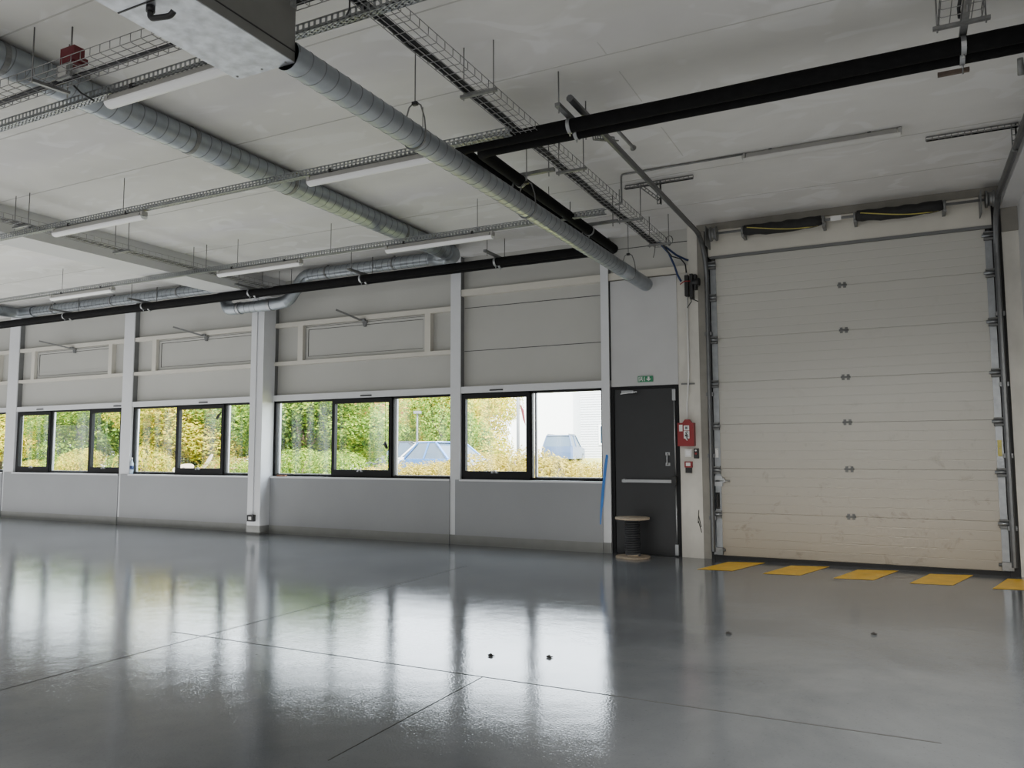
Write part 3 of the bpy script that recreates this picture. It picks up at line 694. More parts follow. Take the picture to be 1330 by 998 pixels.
m=MB(); m.box(bx1,bx1+.012,by1-.05,by1-.01,3.95,4.08); m.box(bx1-.01,bx1+.02,by1-.045,by1-.015,3.93,3.95); m.build('toggle_latch',M['web_grey'],t)
for x in (bx0+.03,-3.24,bx1-.04):
    MB().tube([(x,by1-.03,bz0-.003),(x,by1-.03,bz0+.001)],.007,8).build('screw',M['web_grey'],t)
for x in (bx0+.05,bx1-.05):
    for y in (1.4,3.15): MB().tube([(x,y,bz1),(x,y,ZC-.003)],.006,8).build('hanging_rod',M['rod'],t)

# ------------------------------------------------------------------ slotted light trays
def light_tray(y, x0, x1, rods, label, z0=3.985):
    t=thing('light_tray',label,'cable tray',((x0+x1)/2,y,ZC),'slotted trays carrying the lights')
    m=MB(); w=.055; h=.055
    for yy in (y-w/2,y+w/2):
        for z in (z0+.003,z0+h): m.bar((x0,yy,z),(x1,yy,z),.003,.012)
    m.bar((x0,y,z0),(x1,y,z0),.014,.003)
    for yy in (y-w/2+.005,y+w/2-.005): m.bar((x0,yy,z0),(x1,yy,z0),.012,.003)
    x=max(x0,-20.)
    i=0
    while x<x1:
        m.bar((x,y-w/2,z0+.0),(x,y-w/2,z0+h),.003,.018,(1,0,0)); m.bar((x,y+w/2,z0),(x,y+w/2,z0+h),.003,.018,(1,0,0))
        m.bar((x,y-w/2,z0),(x,y+w/2,z0),.018,.003)
        x+=.045
    m.build('channel',M['tray'],t)
    for xr in rods:
        MB().tube([(xr,y,z0),(xr,y,ZC-.003)],.0045,6).build('rod',M['rod'],t)
    return t
light_tray(5.53,-26.8,-2.78,[-19.,-15.2,-11.4,-7.53,-3.64],'middle slotted light tray crossing the room, ending at the black pipes')
light_tray(7.92,-26.8,-2.82,[-19.,-15.6,-12.21,-8.31,-6.64,-4.43,-3.5],'slotted light tray nearest the window wall')
light_tray(3.57,-26.8,-1.0,[-19.,-15.,-11.,-7.,-2.],'slotted light tray nearest the camera, passing behind the fan box')
# fluorescent battens
def batten(name, x0, x1, y, z, label, dm='lamp_white'):
    t=thing(name,label,'light',((x0+x1)/2,y,z),'fluorescent battens under the trays')
    h=MB(); h.prism([(x0+.03,y-.02,z),(x0+.03,y+.02,z),(x0+.03,y+.05,z-.055),(x0+.03,y-.05,z-.055)],(x1-x0-.06,0,0)); h.build('housing',M['lamp_grey'],t)
    q=[(y+.046*math.cos(a),z-.055+.036*math.sin(a)) for a in [-PI*i/10 for i in range(11)]]
    d_=MB().prism([(x0,yy,zz) for yy,zz in q],(x1-x0,0,0)); d_.build('diffuser',M[dm],t)
    for a,b in ((x0-.012,x0+.02),(x1-.02,x1+.012)): MB().box(a,b,y-.035,y+.035,z-.05,z-.004).build('end_cap',M['lamp_grey'],t)
    for a in (x0+.25,x1-.28): MB().box(a,a+.03,y-.03,y+.03,z-.002,min(z+.03,ZC-.001)).build('clip',M['black'],t)
    return t
b0=batten('fluorescent_batten',-8.70,-7.19,5.53,3.975,'fluorescent batten under the middle tray, left of the thicker duct')
for (x,y,lab) in ((-5.06,3.57,'fluorescent batten on the nearest tray, beside the fan box'),(-4.905,5.53,'fluorescent batten under the middle tray, touching the nearest duct'),(-12.46,7.92,'fluorescent batten on the far tray, left of the ceiling beam'),(-8.66,7.92,'fluorescent batten on the far tray, just right of the ceiling beam'),(-5.735,7.92,'fluorescent batten on the far tray, below the thicker duct end')):
    copy_tree(b0,(x+8.70,y-5.53,0),lab)
t=batten('ceiling_batten',-1.34,.09,7.93,4.395,'long fluorescent batten fixed flat to the ceiling before the roller door','lamp_dull'); t['group']='ceiling batten'; del t['group']
tag(MB().tube(fillet([(-1.34,7.90,4.385),(-2.63,7.90,4.385),(-2.63,7.90,4.07),(-2.70,7.9,4.06)],.03,3),.011,8).build('conduit',M['galv_dull']),'thin grey conduit on the ceiling from the batten down to the wire tray','conduit')

# ------------------------------------------------------------------ wire mesh cable trays
def wire_tray(label, axis, a0, a1, c0, c1, z, h=.06, pitch=.10):
    """axis 'x' or 'y'; runs a0..a1, width c0..c1"""
    t=thing('wire_cable_tray',label,'cable tray',((a0+a1)/2,(c0+c1)/2,z) if axis=='x' else ((c0+c1)/2,(a0+a1)/2,z),'wire mesh cable trays')
    m=MB(); f=(lambda a,c,zz:(a,c,zz)) if axis=='x' else (lambda a,c,zz:(c,a,zz))
    nb=5; r=.0032
    for i in range(nb):
        c=c0+(c1-c0)*i/(nb-1); m.tube([f(a0,c,z),f(a1,c,z)],r,5)
    for c in (c0,c1):
        m.tube([f(a0,c,z+h),f(a1,c,z+h)],r,5); 
    n_=int((a1-a0)/pitch)
    for i in range(n_+1):
        a=a0+(a1-a0)*i/n_
        m.tube([f(a,c0,z+h),f(a,c0,z+.008),f(a,c0+.01,z),f(a,c1-.01,z),f(a,c1,z+.008),f(a,c1,z+h)],r,4)
    m.build('mesh_basket',M['wire'],t); return t
wire_tray('wire cable tray crossing the ceiling behind the fan box','x',-20.,-2.85,3.20,3.41,4.035)
wire_tray('long wire cable tray running from the fan box to the roller door','y',3.2,9.75,-2.80,-2.60,4.035)
wire_tray('wire cable tray along the ceiling beam at left','y',1.5,9.9,-9.16,-8.97,4.035)
wire_tray('short stretch of wire cable tray at the top right corner','y',2.5,5.52,.31,.55,4.115)
def trapeze(label, c, half, axis, zr, group):
    x,y=c
    t=thing('trapeze_hanger',label,'hanger',(x,y,ZC),group)
    d=(half,0) if axis=='x' else (0,half)
    m=MB(); m.bar((x-d[0]-.025,y-d[1]-.0,zr),(x+d[0]+.025,y+d[1]+.0,zr),.03,.022); m.build('rail',M['galv_dull'],t)
    for s in (-1,1):
        MB().tube([(x+s*d[0],y+s*d[1],zr-.03),(x+s*d[0],y+s*d[1],ZC-.003)],.005,6).build('rod',M['rod'],t)
    return t
G='trapeze hangers of the wire trays'
for y,lab in ((4.825,'trapeze under the long wire tray, nearest the fan box'),(6.61,'trapeze under the long wire tray, just past the black pipes'),(8.375,'trapeze under the long wire tray, near the slotted angle'),(9.56,'last trapeze under the long wire tray before the wall')):
    trapeze(lab,(-2.69,y),.125,'x',4.018,G)
for y,lab in ((5.36,'nearest trapeze under the wire tray on the beam'),(6.66,'second trapeze under the wire tray on the beam'),(7.93,'third trapeze under the wire tray on the beam'),(9.69,'farthest trapeze under the wire tray on the beam')):
    trapeze(lab,(-9.07,y),.13,'x',4.018,G)
trapeze('trapeze under the wire tray at top left by the red box',(-5.38,3.33),.13,'y',4.018,G)
trapeze('trapeze under the wire tray at the top right corner',(.435,5.52),.135,'x',4.10,G)
# cables lying in the trays
def cables(label, paths, mat='cable', group='cables in the wire trays'):
    t=thing('cable_bundle',label,'cables',paths[0][0],group)
    for p,r in paths_r(paths): MB().tube(p,r,6).build('cable',M[mat],t)
def paths_r(ps): return [(p,.011 if i%2==0 else .008) for i,p in enumerate(ps)]
rnd=random.Random(3)
def wav(axis,a0,a1,c,z,amp=.012,n=26):
    out=[]
    for i in range(n+1):
        a=a0+(a1-a0)*i/n; cc=c+rnd.uniform(-amp,amp); zz=z+rnd.uniform(0,.010)
        out.append((a,cc,zz) if axis=='x' else (cc,a,zz))
    return out
cables('black cables in the wire tray behind the fan box',[wav('x',-19.5,-2.9,3.385-.016*i,4.052+.006*(i%2)) for i in range(3)])
cables('thick black cable bundle along the long wire tray to the roller door',[wav('y',3.35,9.7,-2.798+.011*i,4.052+.008*(i%3),.008) for i in range(5)])
cables('dark cables in the wire tray along the ceiling beam',[wav('y',1.7,9.8,-9.13+.016*i,4.05,.008) for i in range(3)])
cables('thin cables in the wire tray at the top right corner',[wav('y',2.6,5.5,.42+.02*i,4.13,.006) for i in range(2)])
t=thing('cable_drop','blue and black cables dropping from the end of the long tray to the pier','cables',(-2.65,9.8,4.0))
MB().tube([(-2.72,9.6,4.055),(-2.66,9.85,4.03),(-2.60,10.05,3.98),(-2.52,10.22,3.95),(-2.49,10.245,3.94)],.014,8).build('cable',M['cable_blue'],t)
MB().tube([(-2.70,9.6,4.055),(-2.66,9.9,3.98),(-2.64,10.1,3.85),(-2.63,10.2,3.75),(-2.60,10.235,3.68),(-2.59,10.24,3.66)],.014,8).build('cable',M['cable_blue'],t)
MB().tube([(-2.68,9.6,4.05),(-2.62,9.9,3.93),(-2.56,10.12,3.94),(-2.52,10.2,3.88),(-2.515,10.235,3.76)],.009,8).build('cable',M['cable'],t)
q=[(-2.60+.045*math.cos(a),9.72,4.10+.06*math.sin(a)) for a in [i*2*PI/14*1.8 for i in range(15)]]
MB().tube(q,.005,6).build('coil',M['rod'],t)
MB().tube([(-2.75,9.6,4.04),(-2.78,9.65,3.94),(-2.80,9.66,3.88)],.004,6).build('tail',M['cable'],t)
tag(MB().tube([(-2.76,3.42,4.03),(-2.775,3.44,3.96),(-2.79,3.43,3.92)],.006,6).build('cable_tail',M['cable']),'short black cable tail hanging off the nearest slotted tray','cable')
tag(MB().tube([(-5.27,3.43,4.05),(-5.22,3.46,3.99),(-5.13,3.50,3.93)],.007,6).build('cable_tail',M['cable']),'short black cable tail below the wire tray by the red box','cable')
# red box with grey lamp on the tray
t=thing('alarm_beacon','dark red box with grey square lamp on the wire tray at top left','alarm',(-5.1,3.32,4.1))
m=MB(); m.box(-5.20,-5.05,3.28,3.36,4.11,4.23); m.box(-5.10,-5.04,3.26,3.38,4.12,4.16); m.build('box',M['red_dark'],t)
m=MB(); m.box(-5.205,-5.055,3.26,3.28,3.995,4.10); m.build('lamp_frame',M['web_grey'],t)
m=MB(); m.box(-5.175,-5.085,3.252,3.26,4.01,4.085); m.build('lens',M['lamp_grey'],t)
m=MB(); m.tube([(-5.14,3.32,4.22),(-5.14,3.32,ZC)],.006,6); m.build('rod',M['rod'],t)

# ------------------------------------------------------------------ black insulated pipes
RP=.056
ya,yb,xa,xb,ya2,yb2=5.71,5.86,-3.39,-3.25,9.35,9.49
zp=4.04
pa=fillet([(1.07,ya,zp),(xa,ya,zp),(xa,ya2,4.0),(-26.5,ya2,4.0)],.09,5)
pb=fillet([(1.07,yb,zp),(xb,yb,zp),(xb,yb2,4.0),(-26.5,yb2,4.0)],.09,5)
for q,lab in ((pa,'black insulated pipe, camera side of the pair crossing above the roller door'),(pb,'black insulated pipe, door side of the pair, elbow visible right of the nearest duct')):
    # subdivide the long runs so the lagging undulates slightly
    out=[q[0]]
    for a,b in zip(q,q[1:]):
        L=(b-a).length; k_=max(1,int(L/.4))
        for i in range(1,k_+1): out.append(a+(b-a)*i/k_)
    rr=[RP*(1+.025*math.sin(i*1.9)+.015*math.sin(i*.7)) for i in range(len(out))]
    tag(MB().tube(out,rr,18).build('insulated_pipe',M['foam']),lab,'pipe','pair of black insulated pipes')
def pipe_hanger(label, x, y, axis, a0, a1, zr, pipes, zpipe, rods):
    t=thing('pipe_hanger',label,'hanger',(x,y,ZC),'hangers of the black pipes')
    m=MB()
    p0,p1=((x,a0,zr),(x,a1,zr)) if axis=='y' else ((a0,y,zr),(a1,y,zr))
    m.bar(p0,p1,.042,.032); m.build('strut',M['galv_dull'],t)
    for r_ in rods:
        q=(x,r_) if axis=='y' else (r_,y)
        MB().tube([(q[0],q[1],zr-.06),(q[0],q[1],ZC-.003)],.006,6).build('rod',M['rod'],t)
    for c in pipes:
        q=(x,c,zpipe) if axis=='y' else (c,y,zpipe)
        ax=(1,0,0) if axis=='y' else (0,1,0)
        k_=MB(); k_.ring(q,ax,RP+.002,.030,24,.006); k_.tube([(q[0],q[1],zpipe-RP-.03),(q[0],q[1],zpipe-RP)],.006,6); k_.build('clamp',M['alu'],t)
pipe_hanger('hanger on the black pipes beside the left door track',-2.33,5.78,'y',5.45,6.12,4.115,(ya,yb),zp,(5.48,6.07))
pipe_hanger('hanger on the black pipes at the top right corner',.455,5.78,'y',5.25,6.0,4.115,(ya,yb),zp,(5.30,))
t=thing('strut_offcut','short rusty strut end under the black pipes at top right','bracket',(.4,5.93,3.97))
MB().bar((.31,5.925,3.965),(.50,5.925,3.965),.03,.026).build('strut',M['rust'],t); MB().tube([(.46,5.90,3.93),(.46,5.90,4.0)],.006,6).build('bolt',M['rod'],t)
pipe_hanger('strut hanger across the pipes beside the nearest duct, near bend',-3.2,6.68,'x',-3.60,-2.89,4.09,(xa,xb),4.03,(-3.55,-2.95))
pipe_hanger('strut hanger across the pipes beside the nearest duct, near the wall',-3.2,8.53,'x',-3.60,-2.89,4.08,(xa,xb),4.01,(-2.95,-3.49))
for x,lab in ((-14.29,'pipe hanger along the window wall, leftmost'),(-12.08,'pipe hanger along the window wall, above the second white post'),(-9.51,'pipe hanger along the window wall, by the big column'),(-7.24,'pipe hanger along the window wall, over the widest window'),(-4.94,'pipe hanger along the window wall, over the window by the exit door')):
    pipe_hanger(lab,x,9.4,'y',9.03,9.66,4.085,(ya2,yb2),4.0,(9.10,9.62))

# floor debris
for i,(x,y,lab) in enumerate(((-1.256,6.164,'dark crumb on the floor left of two before the roller door'),(-.264,6.617,'dark crumb on the floor nearest the roller door stripes'),(-2.582,4.801,'dark crumb on the floor in the bright window reflection'),(-2.207,4.939,'flat dark scrap on the floor right of the bright reflection'))):
    mb=MB(); rr=random.Random(i)
    mb.tube([(x-.02,y,.006),(x,y+.01,.010),(x+.018,y-.005,.007)],[.005,.011,.004],7)
    mb.tube([(x,y+.012,.005),(x+.022,y+.02,.006)],[.005,.003],6)
    tag(mb.build('debris',M['debris']),lab,'debris','scraps on the floor')

# ------------------------------------------------------------------ outdoors
gp=[(10.6,.1),(11.5,.55),(12.6,.75),(16,.85),(19,.55),(22,.25),(34,.3),(43,.45),(46,.9),(80,1.0)]
mb=MB()
xs=[-70,-40,-20,-10,0,10]
vs=[(x,y,z) for y,z in gp for x in xs]
fs=[(i*6+j,i*6+j+1,(i+1)*6+j+1,(i+1)*6+j) for i in range(len(gp)-1) for j in range(5)]
mb._add(vs,fs); mb.cur=0
for i,f in enumerate(mb.f): mb.mi[i]=0 if mb.v[f[0]][1]<19 or mb.v[f[0]][1]>42.9 else 1
tag(mb.build('ground',[M['grass'],M['asphalt']]),kind='structure')
def gz(y):
    for (a,za),(b,zb) in zip(gp,gp[1:]):
        if a<=y<=b: return za+(zb-za)*(y-a)/(b-a)
    return .3
def leaf_mesh(name, blobs, nleaf, size, seed, mat, flat=.5):
    r=random.Random(seed); vs=[];fs=[]
    tot=sum(b[3]*b[4] for b in blobs)
    for (cx,cy,cz,ra,rz) in blobs:
        for _ in range(int(nleaf*ra*rz/tot)):
            while True:
                d=Vector((r.gauss(0,1),r.gauss(0,1),r.gauss(0,1)))
                if d.length>.1: break
            d.normalize(); k=r.uniform(.55,1.05)**.6
            p=Vector((cx+d.x*ra*k,cy+d.y*ra*k,cz+d.z*rz*k))
            nrm=(d+Vector((r.uniform(-1,1),r.uniform(-1,1),r.uniform(-.4,1)))*.8).normalized()
            t=nrm.cross(Vector((r.uniform(-1,1),r.uniform(-1,1),r.uniform(-1,1))))
            if t.length<.05: continue
            t.normalize(); b=nrm.cross(t); s=size*r.uniform(.6,1.35)
            o=len(vs)
            vs += [p-t*s, p+b*s*flat, p+t*s, p-b*s*flat]; fs.append((o,o+1,o+2,o+3))
    me=bpy.data.meshes.new(name); me.from_pydata([tuple(v) for v in vs],[],fs); me.materials.append(mat); me.update(); return me
def tree_blobs(seed,w,h):
    r=random.Random(seed); bl=[(0,0,h*.55,w*.62,h*.42)]
    for i in range(11):
        a=r.uniform(0,2*PI); q=r.uniform(.35,.75)*w
        bl.append((q*math.cos(a),q*math.sin(a),r.uniform(.10,.9)*h,r.uniform(.30,.5)*w,r.uniform(.14,.24)*h))
    return bl
TW,TH=1.9,4.6
treemesh={}
for kind,seed in (('green',1),('green',2),('dark',3),('dark',4),('yellow',5),('red',6)):
    treemesh.setdefault(kind,[]).append(leaf_mesh('foliage',tree_blobs(seed,TW,TH),15000,.062,seed,M['leaf_'+kind]))
def trunk_mesh(seed):
    r=random.Random(seed); m=MB()
    m.tube([(0,0,-.1),(.05,.02,.9),(r.uniform(-.2,.2),0,1.9),(r.uniform(-.3,.3),.1,3.4)],[.13,.10,.08,.03],9)
    for i in range(4):
        a=r.uniform(0,2*PI); z=r.uniform(.7,1.6); m.tube([(.03,0,z),(.5*math.cos(a),.5*math.sin(a),z+.7),(1.0*math.cos(a),1.0*math.sin(a),z+1.5)],[.06,.04,.015],7)
    return m
cnt=0
def tree(kind, x, y, s, label, sz=None):
    global cnt
    sz=(1.95+.092*y-gz(y))/4.75*(1+.08*math.sin(x*3.7))
    t=thing('tree',label,'tree',(x,y,gz(y)-.05),'trees outside the windows')
    ms=treemesh[kind]; f=bpy.data.objects.new('foliage',ms[cnt%len(ms)]); COL.objects.link(f); f.parent=t
    rr=random.Random(cnt*7+1); t.rotation_euler=(0,0,rr.uniform(0,6.28)); t.scale=(s,s,sz or s)
    k_=trunk_mesh(cnt); me=k_.build('trunk',M['bark']); me.parent=t
    cnt+=1
    return t
rows=[('green',-30.5,16.5,1.0),('dark',-28.5,18.5,1.15),('yellow',-26.3,15.2,.9),('dark',-24.0,17.0,1.1),('green',-22.2,15.4,.95),('yellow',-21.5,19.5,1.0),
      ('dark',-20.0,16.6,1.1),('red',-18.3,16.4,1.0),('yellow',-17.3,14.6,.85),('green',-15.6,16.2,1.05),('dark',-13.4,15.0,.9),('red',-14.6,17.8,1.0),('green',-15.9,19.4,1.1),
      ('dark',-33.,20.,1.2),('green',-36.,18.,1.1),('green',-26.,21.5,1.2),('dark',-30.,23.,1.2),('green',-12.5,15.6,.78)]
names={'green':'leafy green tree','dark':'dark green tree','yellow':'yellow autumn tree','red':'green tree with reddish leaves'}
where={-30.5:'outside the leftmost window slice',-28.5:'far behind the left window, second row',-26.3:'outside the leftmost full window, left pane',-24.0:'outside the leftmost full window, middle pane',-22.2:'outside the leftmost full window, right pane',-21.5:'behind the second white post',
-20.0:'outside the window left of the column, left pane',-18.3:'outside the window left of the column, middle pane',-17.3:'behind the big column, left of it',-15.6:'directly behind the big white column',-13.4:'outside the widest window, left pane',-14.6:'outside the widest window, middle pane',-15.9:'behind the front trees right of the column',
-33.:'in the back row beyond the left photo edge',-36.:'at the far left end of the tree row',-26.:'in the back row behind the leftmost full window',-30.:'deep in the back row at left',-12.5:'outside the widest window, between left and middle panes'}
for kd,x,y,s in rows: tree(kd,x,y,s,names[kd]+' '+where[x])
for kd,x,y,s,lab in (('yellow',-17.6,29.,1.2,'tall yellow tree outside the widest window, right pane'),('green',-19.5,31.,1.25,'green tree beyond the parked blue car'),('yellow',-19.2,33.,1.3,'yellow green tree outside the window by the door, left half'),('green',-16.9,27.9,.9,'green tree outside the window by the door, far left'),('yellow',-20.2,37.,1.2,'golden tree beside the red tagged post'),('green',-22.5,33.,1.3,'green tree in the back row behind the dark car'),('yellow',-25.,36.,1.3,'yellow tree at the back between the car and the columns')):
    tree(kd,x,y,s,lab)
# shrubs
def shrub_blobs(seed,w,h):
    r=random.Random(seed); bl=[(0,0,h*.4,w*.8,h*.55)]
    for i in range(7):
        a=r.uniform(0,2*PI); q=r.uniform(.3,.8)*w; bl.append((q*math.cos(a),q*math.sin(a),r.uniform(.15,.6)*h,w*r.uniform(.3,.45),h*r.uniform(.3,.42)))
    return bl
shm={k_:leaf_mesh('foliage',shrub_blobs(sd,.85,.85),6500,.036,sd,M['leaf_'+k_],.32) for k_,sd in (('hedge',21),('yellow',22),('green',23),('red',24))}
def shrub(kind,x,y,s,label,sz=1.):
    t=thing('shrub',label,'shrub',(x,y,gz(y)-.05),'shrubs in the bed below the windows')
    f=bpy.data.objects.new('foliage',shm[kind]); COL.objects.link(f); f.parent=t
    t.rotation_euler=(0,0,random.Random(int(x*100)).uniform(0,6.28)); t.scale=(s,s,s*sz)
    m=MB(); 
    for a in (0,2.1,4.2): m.tube([(0,0,-.1),(.2*math.cos(a),.2*math.sin(a),.5)],[.03,.012],6)
    o=m.build('stems',M['bark']); o.parent=t
for kd,x,y,s,lab,sz in (('hedge',-9.35,13.4,.95,'golden shrub at the left of the widest window right pane',.62),('hedge',-8.35,13.2,1.0,'golden shrub below the blue car',.62),('hedge',-7.75,13.7,1.05,'golden shrub left of the white post by the door window',.72),
    ('hedge',-7.25,13.0,1.0,'golden shrub at the left of the window by the door',.84),('hedge',-6.45,13.4,1.1,'golden shrub in the middle of the window by the door',.86),('hedge',-5.75,13.0,1.0,'golden shrub left of the dark vehicle',.74),('hedge',-5.55,14.2,.85,'rounded golden shrub ending the hedge at right',.72),
    ('green',-12.9,13.2,.9,'green shrub at the left of the widest window',.7),('green',-10.9,13.3,1.0,'green shrub below the middle pane of the widest window',.9),('green',-11.8,13.1,1.0,'green shrub below the widest window, left of the cord',.95),
    ('yellow',-15.1,14.2,.8,'yellow shrub below the middle pane left of the column',.7),('yellow',-17.3,13.6,1.1,'yellow shrub left of the wooden drum',.95),('red',-14.0,13.2,.9,'reddish shrub left of the big column',.8),('green',-18.2,14.0,1.0,'green shrub by the second white post',.9),('yellow',-20.2,14.0,1.0,'yellow shrub in the right pane of the leftmost full window',.95),('green',-21.5,14.3,.9,'green shrub in the leftmost full window, middle pane',.8),('yellow',-22.3,13.9,.8,'low yellow shrub in the leftmost full window',.7)):
    shrub(kd,x,y,s,lab,sz)
# cars
def car(name,label,loc,rz,paint,h=1.5,L=4.2,W=1.75,suv=False):
    t=thing('car',label,'car',(0,0,0),'cars parked beyond the hedge')
    def loft(sections,mat,nm,par):
        m=MB(); n_=len(sections[0]); vs=[p for s_ in sections for p in s_]; fs=[(i*n_+j,i*n_+(j+1)%n_,(i+1)*n_+(j+1)%n_,(i+1)*n_+j) for i in range(len(sections)-1) for j in range(n_)]
        m._add(vs,fs,False); m._add(sections[0],[list(range(n_))]); m._add(sections[-1],[list(range(n_))]); return m.build(nm,mat,par)
    hb=h*.60
    prof=[(-L/2,.25),(-L/2,.62),(-L/2+.08,hb-.06),(-L/2+.5,hb),(L*.18,hb),(L/2-.15,hb-.16),(L/2,.62),(L/2,.25)] if not suv else [(-L/2,.3),(-L/2,.7),(-L/2+.03,hb),(-L/2+.4,hb+.02),(L*.2,hb),(L/2-.1,hb-.10),(L/2,.7),(L/2,.3)]
    def sec(k_,y): return [(x*k_,y,.25+(z-.25)*(1 if k_==1 else .96)) for x,z in prof]
    loft([sec(.97,-W/2),sec(1,-W/2+.12),sec(1,W/2-.12),sec(.97,W/2)],paint,'body',t)
    ca=[(-L/2+.35,hb-.01),(-L/2+.95,h-.05),(-.1,h-.03),(L*.18,hb-.01)] if not suv else [(-L/2+.08,hb-.01),(-L/2+.35,h-.06),(.2,h-.04),(L*.22,hb-.01)]
    cb=[(-L/2+.75,h-.045),(-L/2+.98,h),(-.15,h+.01),(.02,h-.03)] if not suv else [(-L/2+.28,h-.055),(-L/2+.45,h),(.1,h+.01),(.3,h-.04)]
    loft([[(x,-W/2+.08+(z-hb)*.28,z) for x,z in ca],[(x,W/2-.08-(z-hb)*.28,z) for x,z in ca]],M['car_glass'],'windows',t)
    loft([[(x,-W/2+.22,z) for x,z in cb],[(x,W/2-.22,z) for x,z in cb]],paint,'roof',t)
    for sy in (-1,1):
        for (xa_,za_),(xb_,zb_) in ((ca[0],ca[1]),(ca[3],ca[2]),((-.25*L*.5-.1,hb),(-.25*L*.5,h-.03))):
            MB().bar((xa_,sy*(W/2-.075-(za_-hb)*.28),za_),(xb_,sy*(W/2-.075-(zb_-hb)*.28),zb_),.07,.05).build('pillar',paint,t)
        if suv: MB().bar((-L/2+.4,sy*(W/2-.3),h+.03),(.2,sy*(W/2-.3),h+.03),.03,.06).build('roof_rail',M['car_dark'],t)
    for x in (-L*.31,L*.31):
        for y in (-W/2+.1,W/2-.1):
            w_=MB().tube([(x,y-.1,.32),(x,y+.1,.32)],.32,20).build('wheel',M['tyre'],t)
            MB().tube([(x,y-.108,.32),(x,y+.108,.32)],.19,14).build('rim',M['alu'],w_)
    for q in (-W/2+.12,W/2-.45): MB().box(L/2-.06,L/2+.01,q,q+.33,.6,.74).build('headlight',M['lamp_white'],t)
    t.location=loc; t.rotation_euler=(0,0,rz); return t
car('car','blue hatchback parked beyond the hedge, right pane of the widest window',(-14.2,23.6,gz(23.6)),R(-20),M['car_blue'],1.46)
car('car','dark estate car parked behind the blue hatchback',(-18.2,27.5,gz(27.5)),R(5),M['car_dark'],1.52,4.6)
car('car','white car just visible at the left edge of the window by the door',(-16.4,27.0,gz(27.)),R(15),M['car_white'],1.5)
car('car','large dark blue off roader parked before the white building',(-18.55,44.,gz(44.)),R(102),M['car_navy'],1.72,4.4,1.85,True)
car('car','silver car seen through the middle pane left of the column',(-24.6,24.8,gz(24.8)),R(15),M['car_silver'],1.52)
car('car','pale car behind the trees in the leftmost full window',(-36.5,25.5,gz(25.5)),R(10),M['car_white'],1.5)
# white building
t=thing('building','white clad building with small window beyond the car park','building',(-12,48,.8))
mb=MB(); mb.box(-24.2,-18.82,48.0,60,.3,7.5); mb.build('plain_wall',M['siding'],t)
mb=MB()
for i in range(44):
    z=.7+.16*i; mb.prism([(-18.82,47.4,z),(-18.82,47.43,z+.158),(-18.82,48.2,z+.158),(-18.82,48.2,z)],(14,0,0))
mb.build('boarded_wall',M['siding_grey'],t)
wn=MB(); wn.box(-17.55,-16.2,47.36,47.5,1.75,3.05); wf=wn.build('window',M['lamp_white'],t)
MB().box(-17.42,-16.9,47.35,47.37,1.87,2.93).build('pane',M['car_glass'],wf); MB().box(-16.84,-16.32,47.35,47.37,1.87,2.93).build('pane',M['car_glass'],wf)
# lamp post and tagged post
t=thing('lamp_post','slim grey lamp post above the blue car','lamp post',(-17.2,26,.25))
MB().tube([(-17.277,26,.2),(-17.277,26,2.5),(-17.277,26,2.9)],[.04,.032,.03],10).build('pole',M['lamp_post'],t)
MB().box(-17.40,-17.15,25.9,26.1,2.88,2.98).build('lamp_head',M['lamp_post'],t)
t=thing('tagged_post','grey post with a red tag outside the window by the door','post',(-11.82,24,.3))
MB().tube([(-11.82,24,.2),(-11.82,24,4.3)],.055,10).build('pole',M['lamp_post'],t)
mb=MB(); mb.prism([(-11.74,23.97,3.0),(-11.60,23.97,2.8),(-11.52,23.97,2.25),(-11.62,23.97,2.45)],(0,.02,0)); mb.build('tag',M['red_dark'],t)
# wooden drum ends and timber in the bed
def disc(x,y,z,r_,tilt,yaw,lab):
    m=MB(); m.tube([(0,0,-.015),(0,0,.015)],r_,32); m.cur=1; m.tube([(0,0,.016),(0,0,.02)],.03,12)
    o=m.build('cable_drum',[M['siding_wood'],M['debris']]); o.location=(x,y,z); o.rotation_euler=(tilt,0,yaw); tag(o,lab,'drum','wooden drum ends outside')
M['siding_wood']=pmat('weathered_wood',(.30,.255,.18),.8,var=.15,scale=12)
disc(-14.45,13.0,1.10,.27,R(62),R(-35),'pale wooden drum end leaning among the shrubs outside')
disc(-15.2,13.0,1.0,.24,R(25),R(20),'second wooden drum end lying left of the leaning one')
mb=MB(); mb.bar((-13.55,12.8,1.03),(-12.85,12.9,1.01),.12,.03); tag(mb.build('plank',M['timber']),'orange plank lying outside left of the big column','plank')
t=thing('sawhorse','small timber sawhorse outside the widest window, at its left end','sawhorse',(-12.4,13.3,.9))
m=MB(); m.bar((-12.75,13.3,1.22),(-12.42,13.3,1.22),.05,.05); m.build('beam',M['timber'],t)
for a,b in ((-12.50,-12.62),(-12.45,-12.38)): MB().bar((a,13.3,1.22),(b,13.25,.8),.05,.03).build('leg',M['timber'],t)

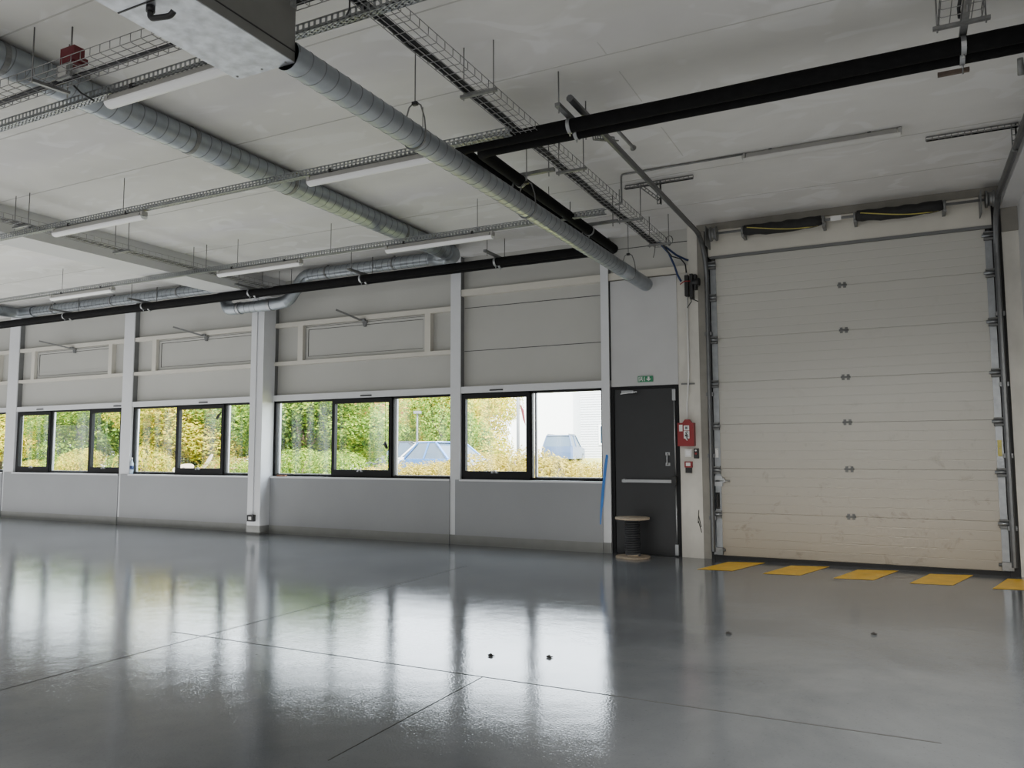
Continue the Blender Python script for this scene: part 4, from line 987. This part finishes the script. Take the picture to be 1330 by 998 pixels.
# ------------------------------------------------------------------ world, lights, camera
wd=bpy.data.worlds.new('World'); SC.world=wd; wd.use_nodes=True
nt=wd.node_tree; nt.nodes.clear()
bg=nt.nodes.new('ShaderNodeBackground'); ow=nt.nodes.new('ShaderNodeOutputWorld')
sk=nt.nodes.new('ShaderNodeTexSky'); sk.sky_type='HOSEK_WILKIE'; sk.turbidity=6.; sk.ground_albedo=.4
sk.sun_direction=Vector((.45,-.35,.82)).normalized()
mx=nt.nodes.new('ShaderNodeMixRGB'); mx.inputs['Fac'].default_value=.75; mx.inputs['Color2'].default_value=(.86,.93,1.0,1)
nt.links.new(sk.outputs[0],mx.inputs['Color1']); nt.links.new(mx.outputs[0],bg.inputs['Color']); nt.links.new(bg.outputs[0],ow.inputs[0])
bg.inputs['Strength'].default_value=16.
sun=bpy.data.lights.new('sun','SUN'); sun.energy=30.; sun.angle=R(2); sun.color=(1,.95,.84)
so=bpy.data.objects.new('sun',sun); COL.objects.link(so); so.rotation_euler=Vector((-.45,.35,-.82)).to_track_quat('-Z','Y').to_euler()
def area(name,loc,direc,sx,sy,power,col=(1,1,1)):
    l=bpy.data.lights.new(name,'AREA'); l.shape='RECTANGLE'; l.size=sx; l.size_y=sy; l.energy=power; l.color=col
    o=bpy.data.objects.new(name,l); COL.objects.link(o); o.location=loc; o.rotation_euler=Vector(direc).to_track_quat('-Z','Z').to_euler(); return o
area('rear_fill_light',(-11,YB+.15,2.2),(0,1,.05),20,1.8,70,(.95,.98,1))  # added lamp standing in for daylight from the unseen rear
area('rear_right_fill_light',(-1.2,YB+.2,2.3),(.05,1,-.22),4.6,3.2,235,(1,.97,.91))  # second added lamp at the rear, brightens the right-hand floor and door
rl=area('overhead_fill_light',(.65,.6,4.32),(-.25,5.6,-4.3),.8,1.6,150,(1,.97,.91)); rl.data.spread=R(62)  # lamp added under the ceiling to brighten the right-hand floor
area('left_fill_light',(XL+.15,2.5,2.2),(1,0,.9),14,2.2,200,(.95,.98,1))  # added lamp at the left end, tilted up to brighten the ceiling
area('floor_fill_light',(-18,2.0,.03),(0,0,1),17,16,1300,(1,.99,.97))  # unseen uplight added in place of light bounced off the floor
area('floor_fill_light',(-4.2,2.5,.03),(0,0,1),10,15,175,(1,.99,.96))  # weaker added uplight for the right part of the room
# daylight coming in through each front window (set just inside the glass)
for x0,x1,_ in bays:
    l=bpy.data.lights.new('portal','AREA'); l.shape='RECTANGLE'; l.size=x1-x0; l.size_y=ZT0-ZS; l.cycles.is_portal=True
    o=bpy.data.objects.new('portal',l); COL.objects.link(o); o.location=((x0+x1)/2,10.43,(ZT0+ZS)/2); o.rotation_euler=Vector((0,-1,0)).to_track_quat('-Z','Z').to_euler()

cam=bpy.data.cameras.new('camera'); co=bpy.data.objects.new('camera',cam); COL.objects.link(co)
cam.sensor_width=36; cam.lens=1010.7*36/1330; cam.clip_end=300; cam.clip_start=.05
y_,t_,r_=.46530556,.08532689,-.00323018
F=Vector((-math.sin(y_)*math.cos(t_),math.cos(y_)*math.cos(t_),math.sin(t_))); ri=Vector((math.cos(y_),math.sin(y_),0)); u=ri.cross(F)
r2=ri*math.cos(r_)+u*math.sin(r_); u2=-ri*math.sin(r_)+u*math.cos(r_)
mt=Matrix((r2,u2,-F)).transposed().to_4x4(); mt.translation=(0,0,1.4); co.matrix_world=mt
SC.camera=co
SC.view_settings.view_transform='AgX'; SC.view_settings.look='None'; SC.view_settings.exposure=0.0
SC.cycles.max_bounces=8; SC.cycles.diffuse_bounces=5; SC.cycles.transparent_max_bounces=16
SC.cycles.use_denoising=True; SC.cycles.sample_clamp_indirect=6.
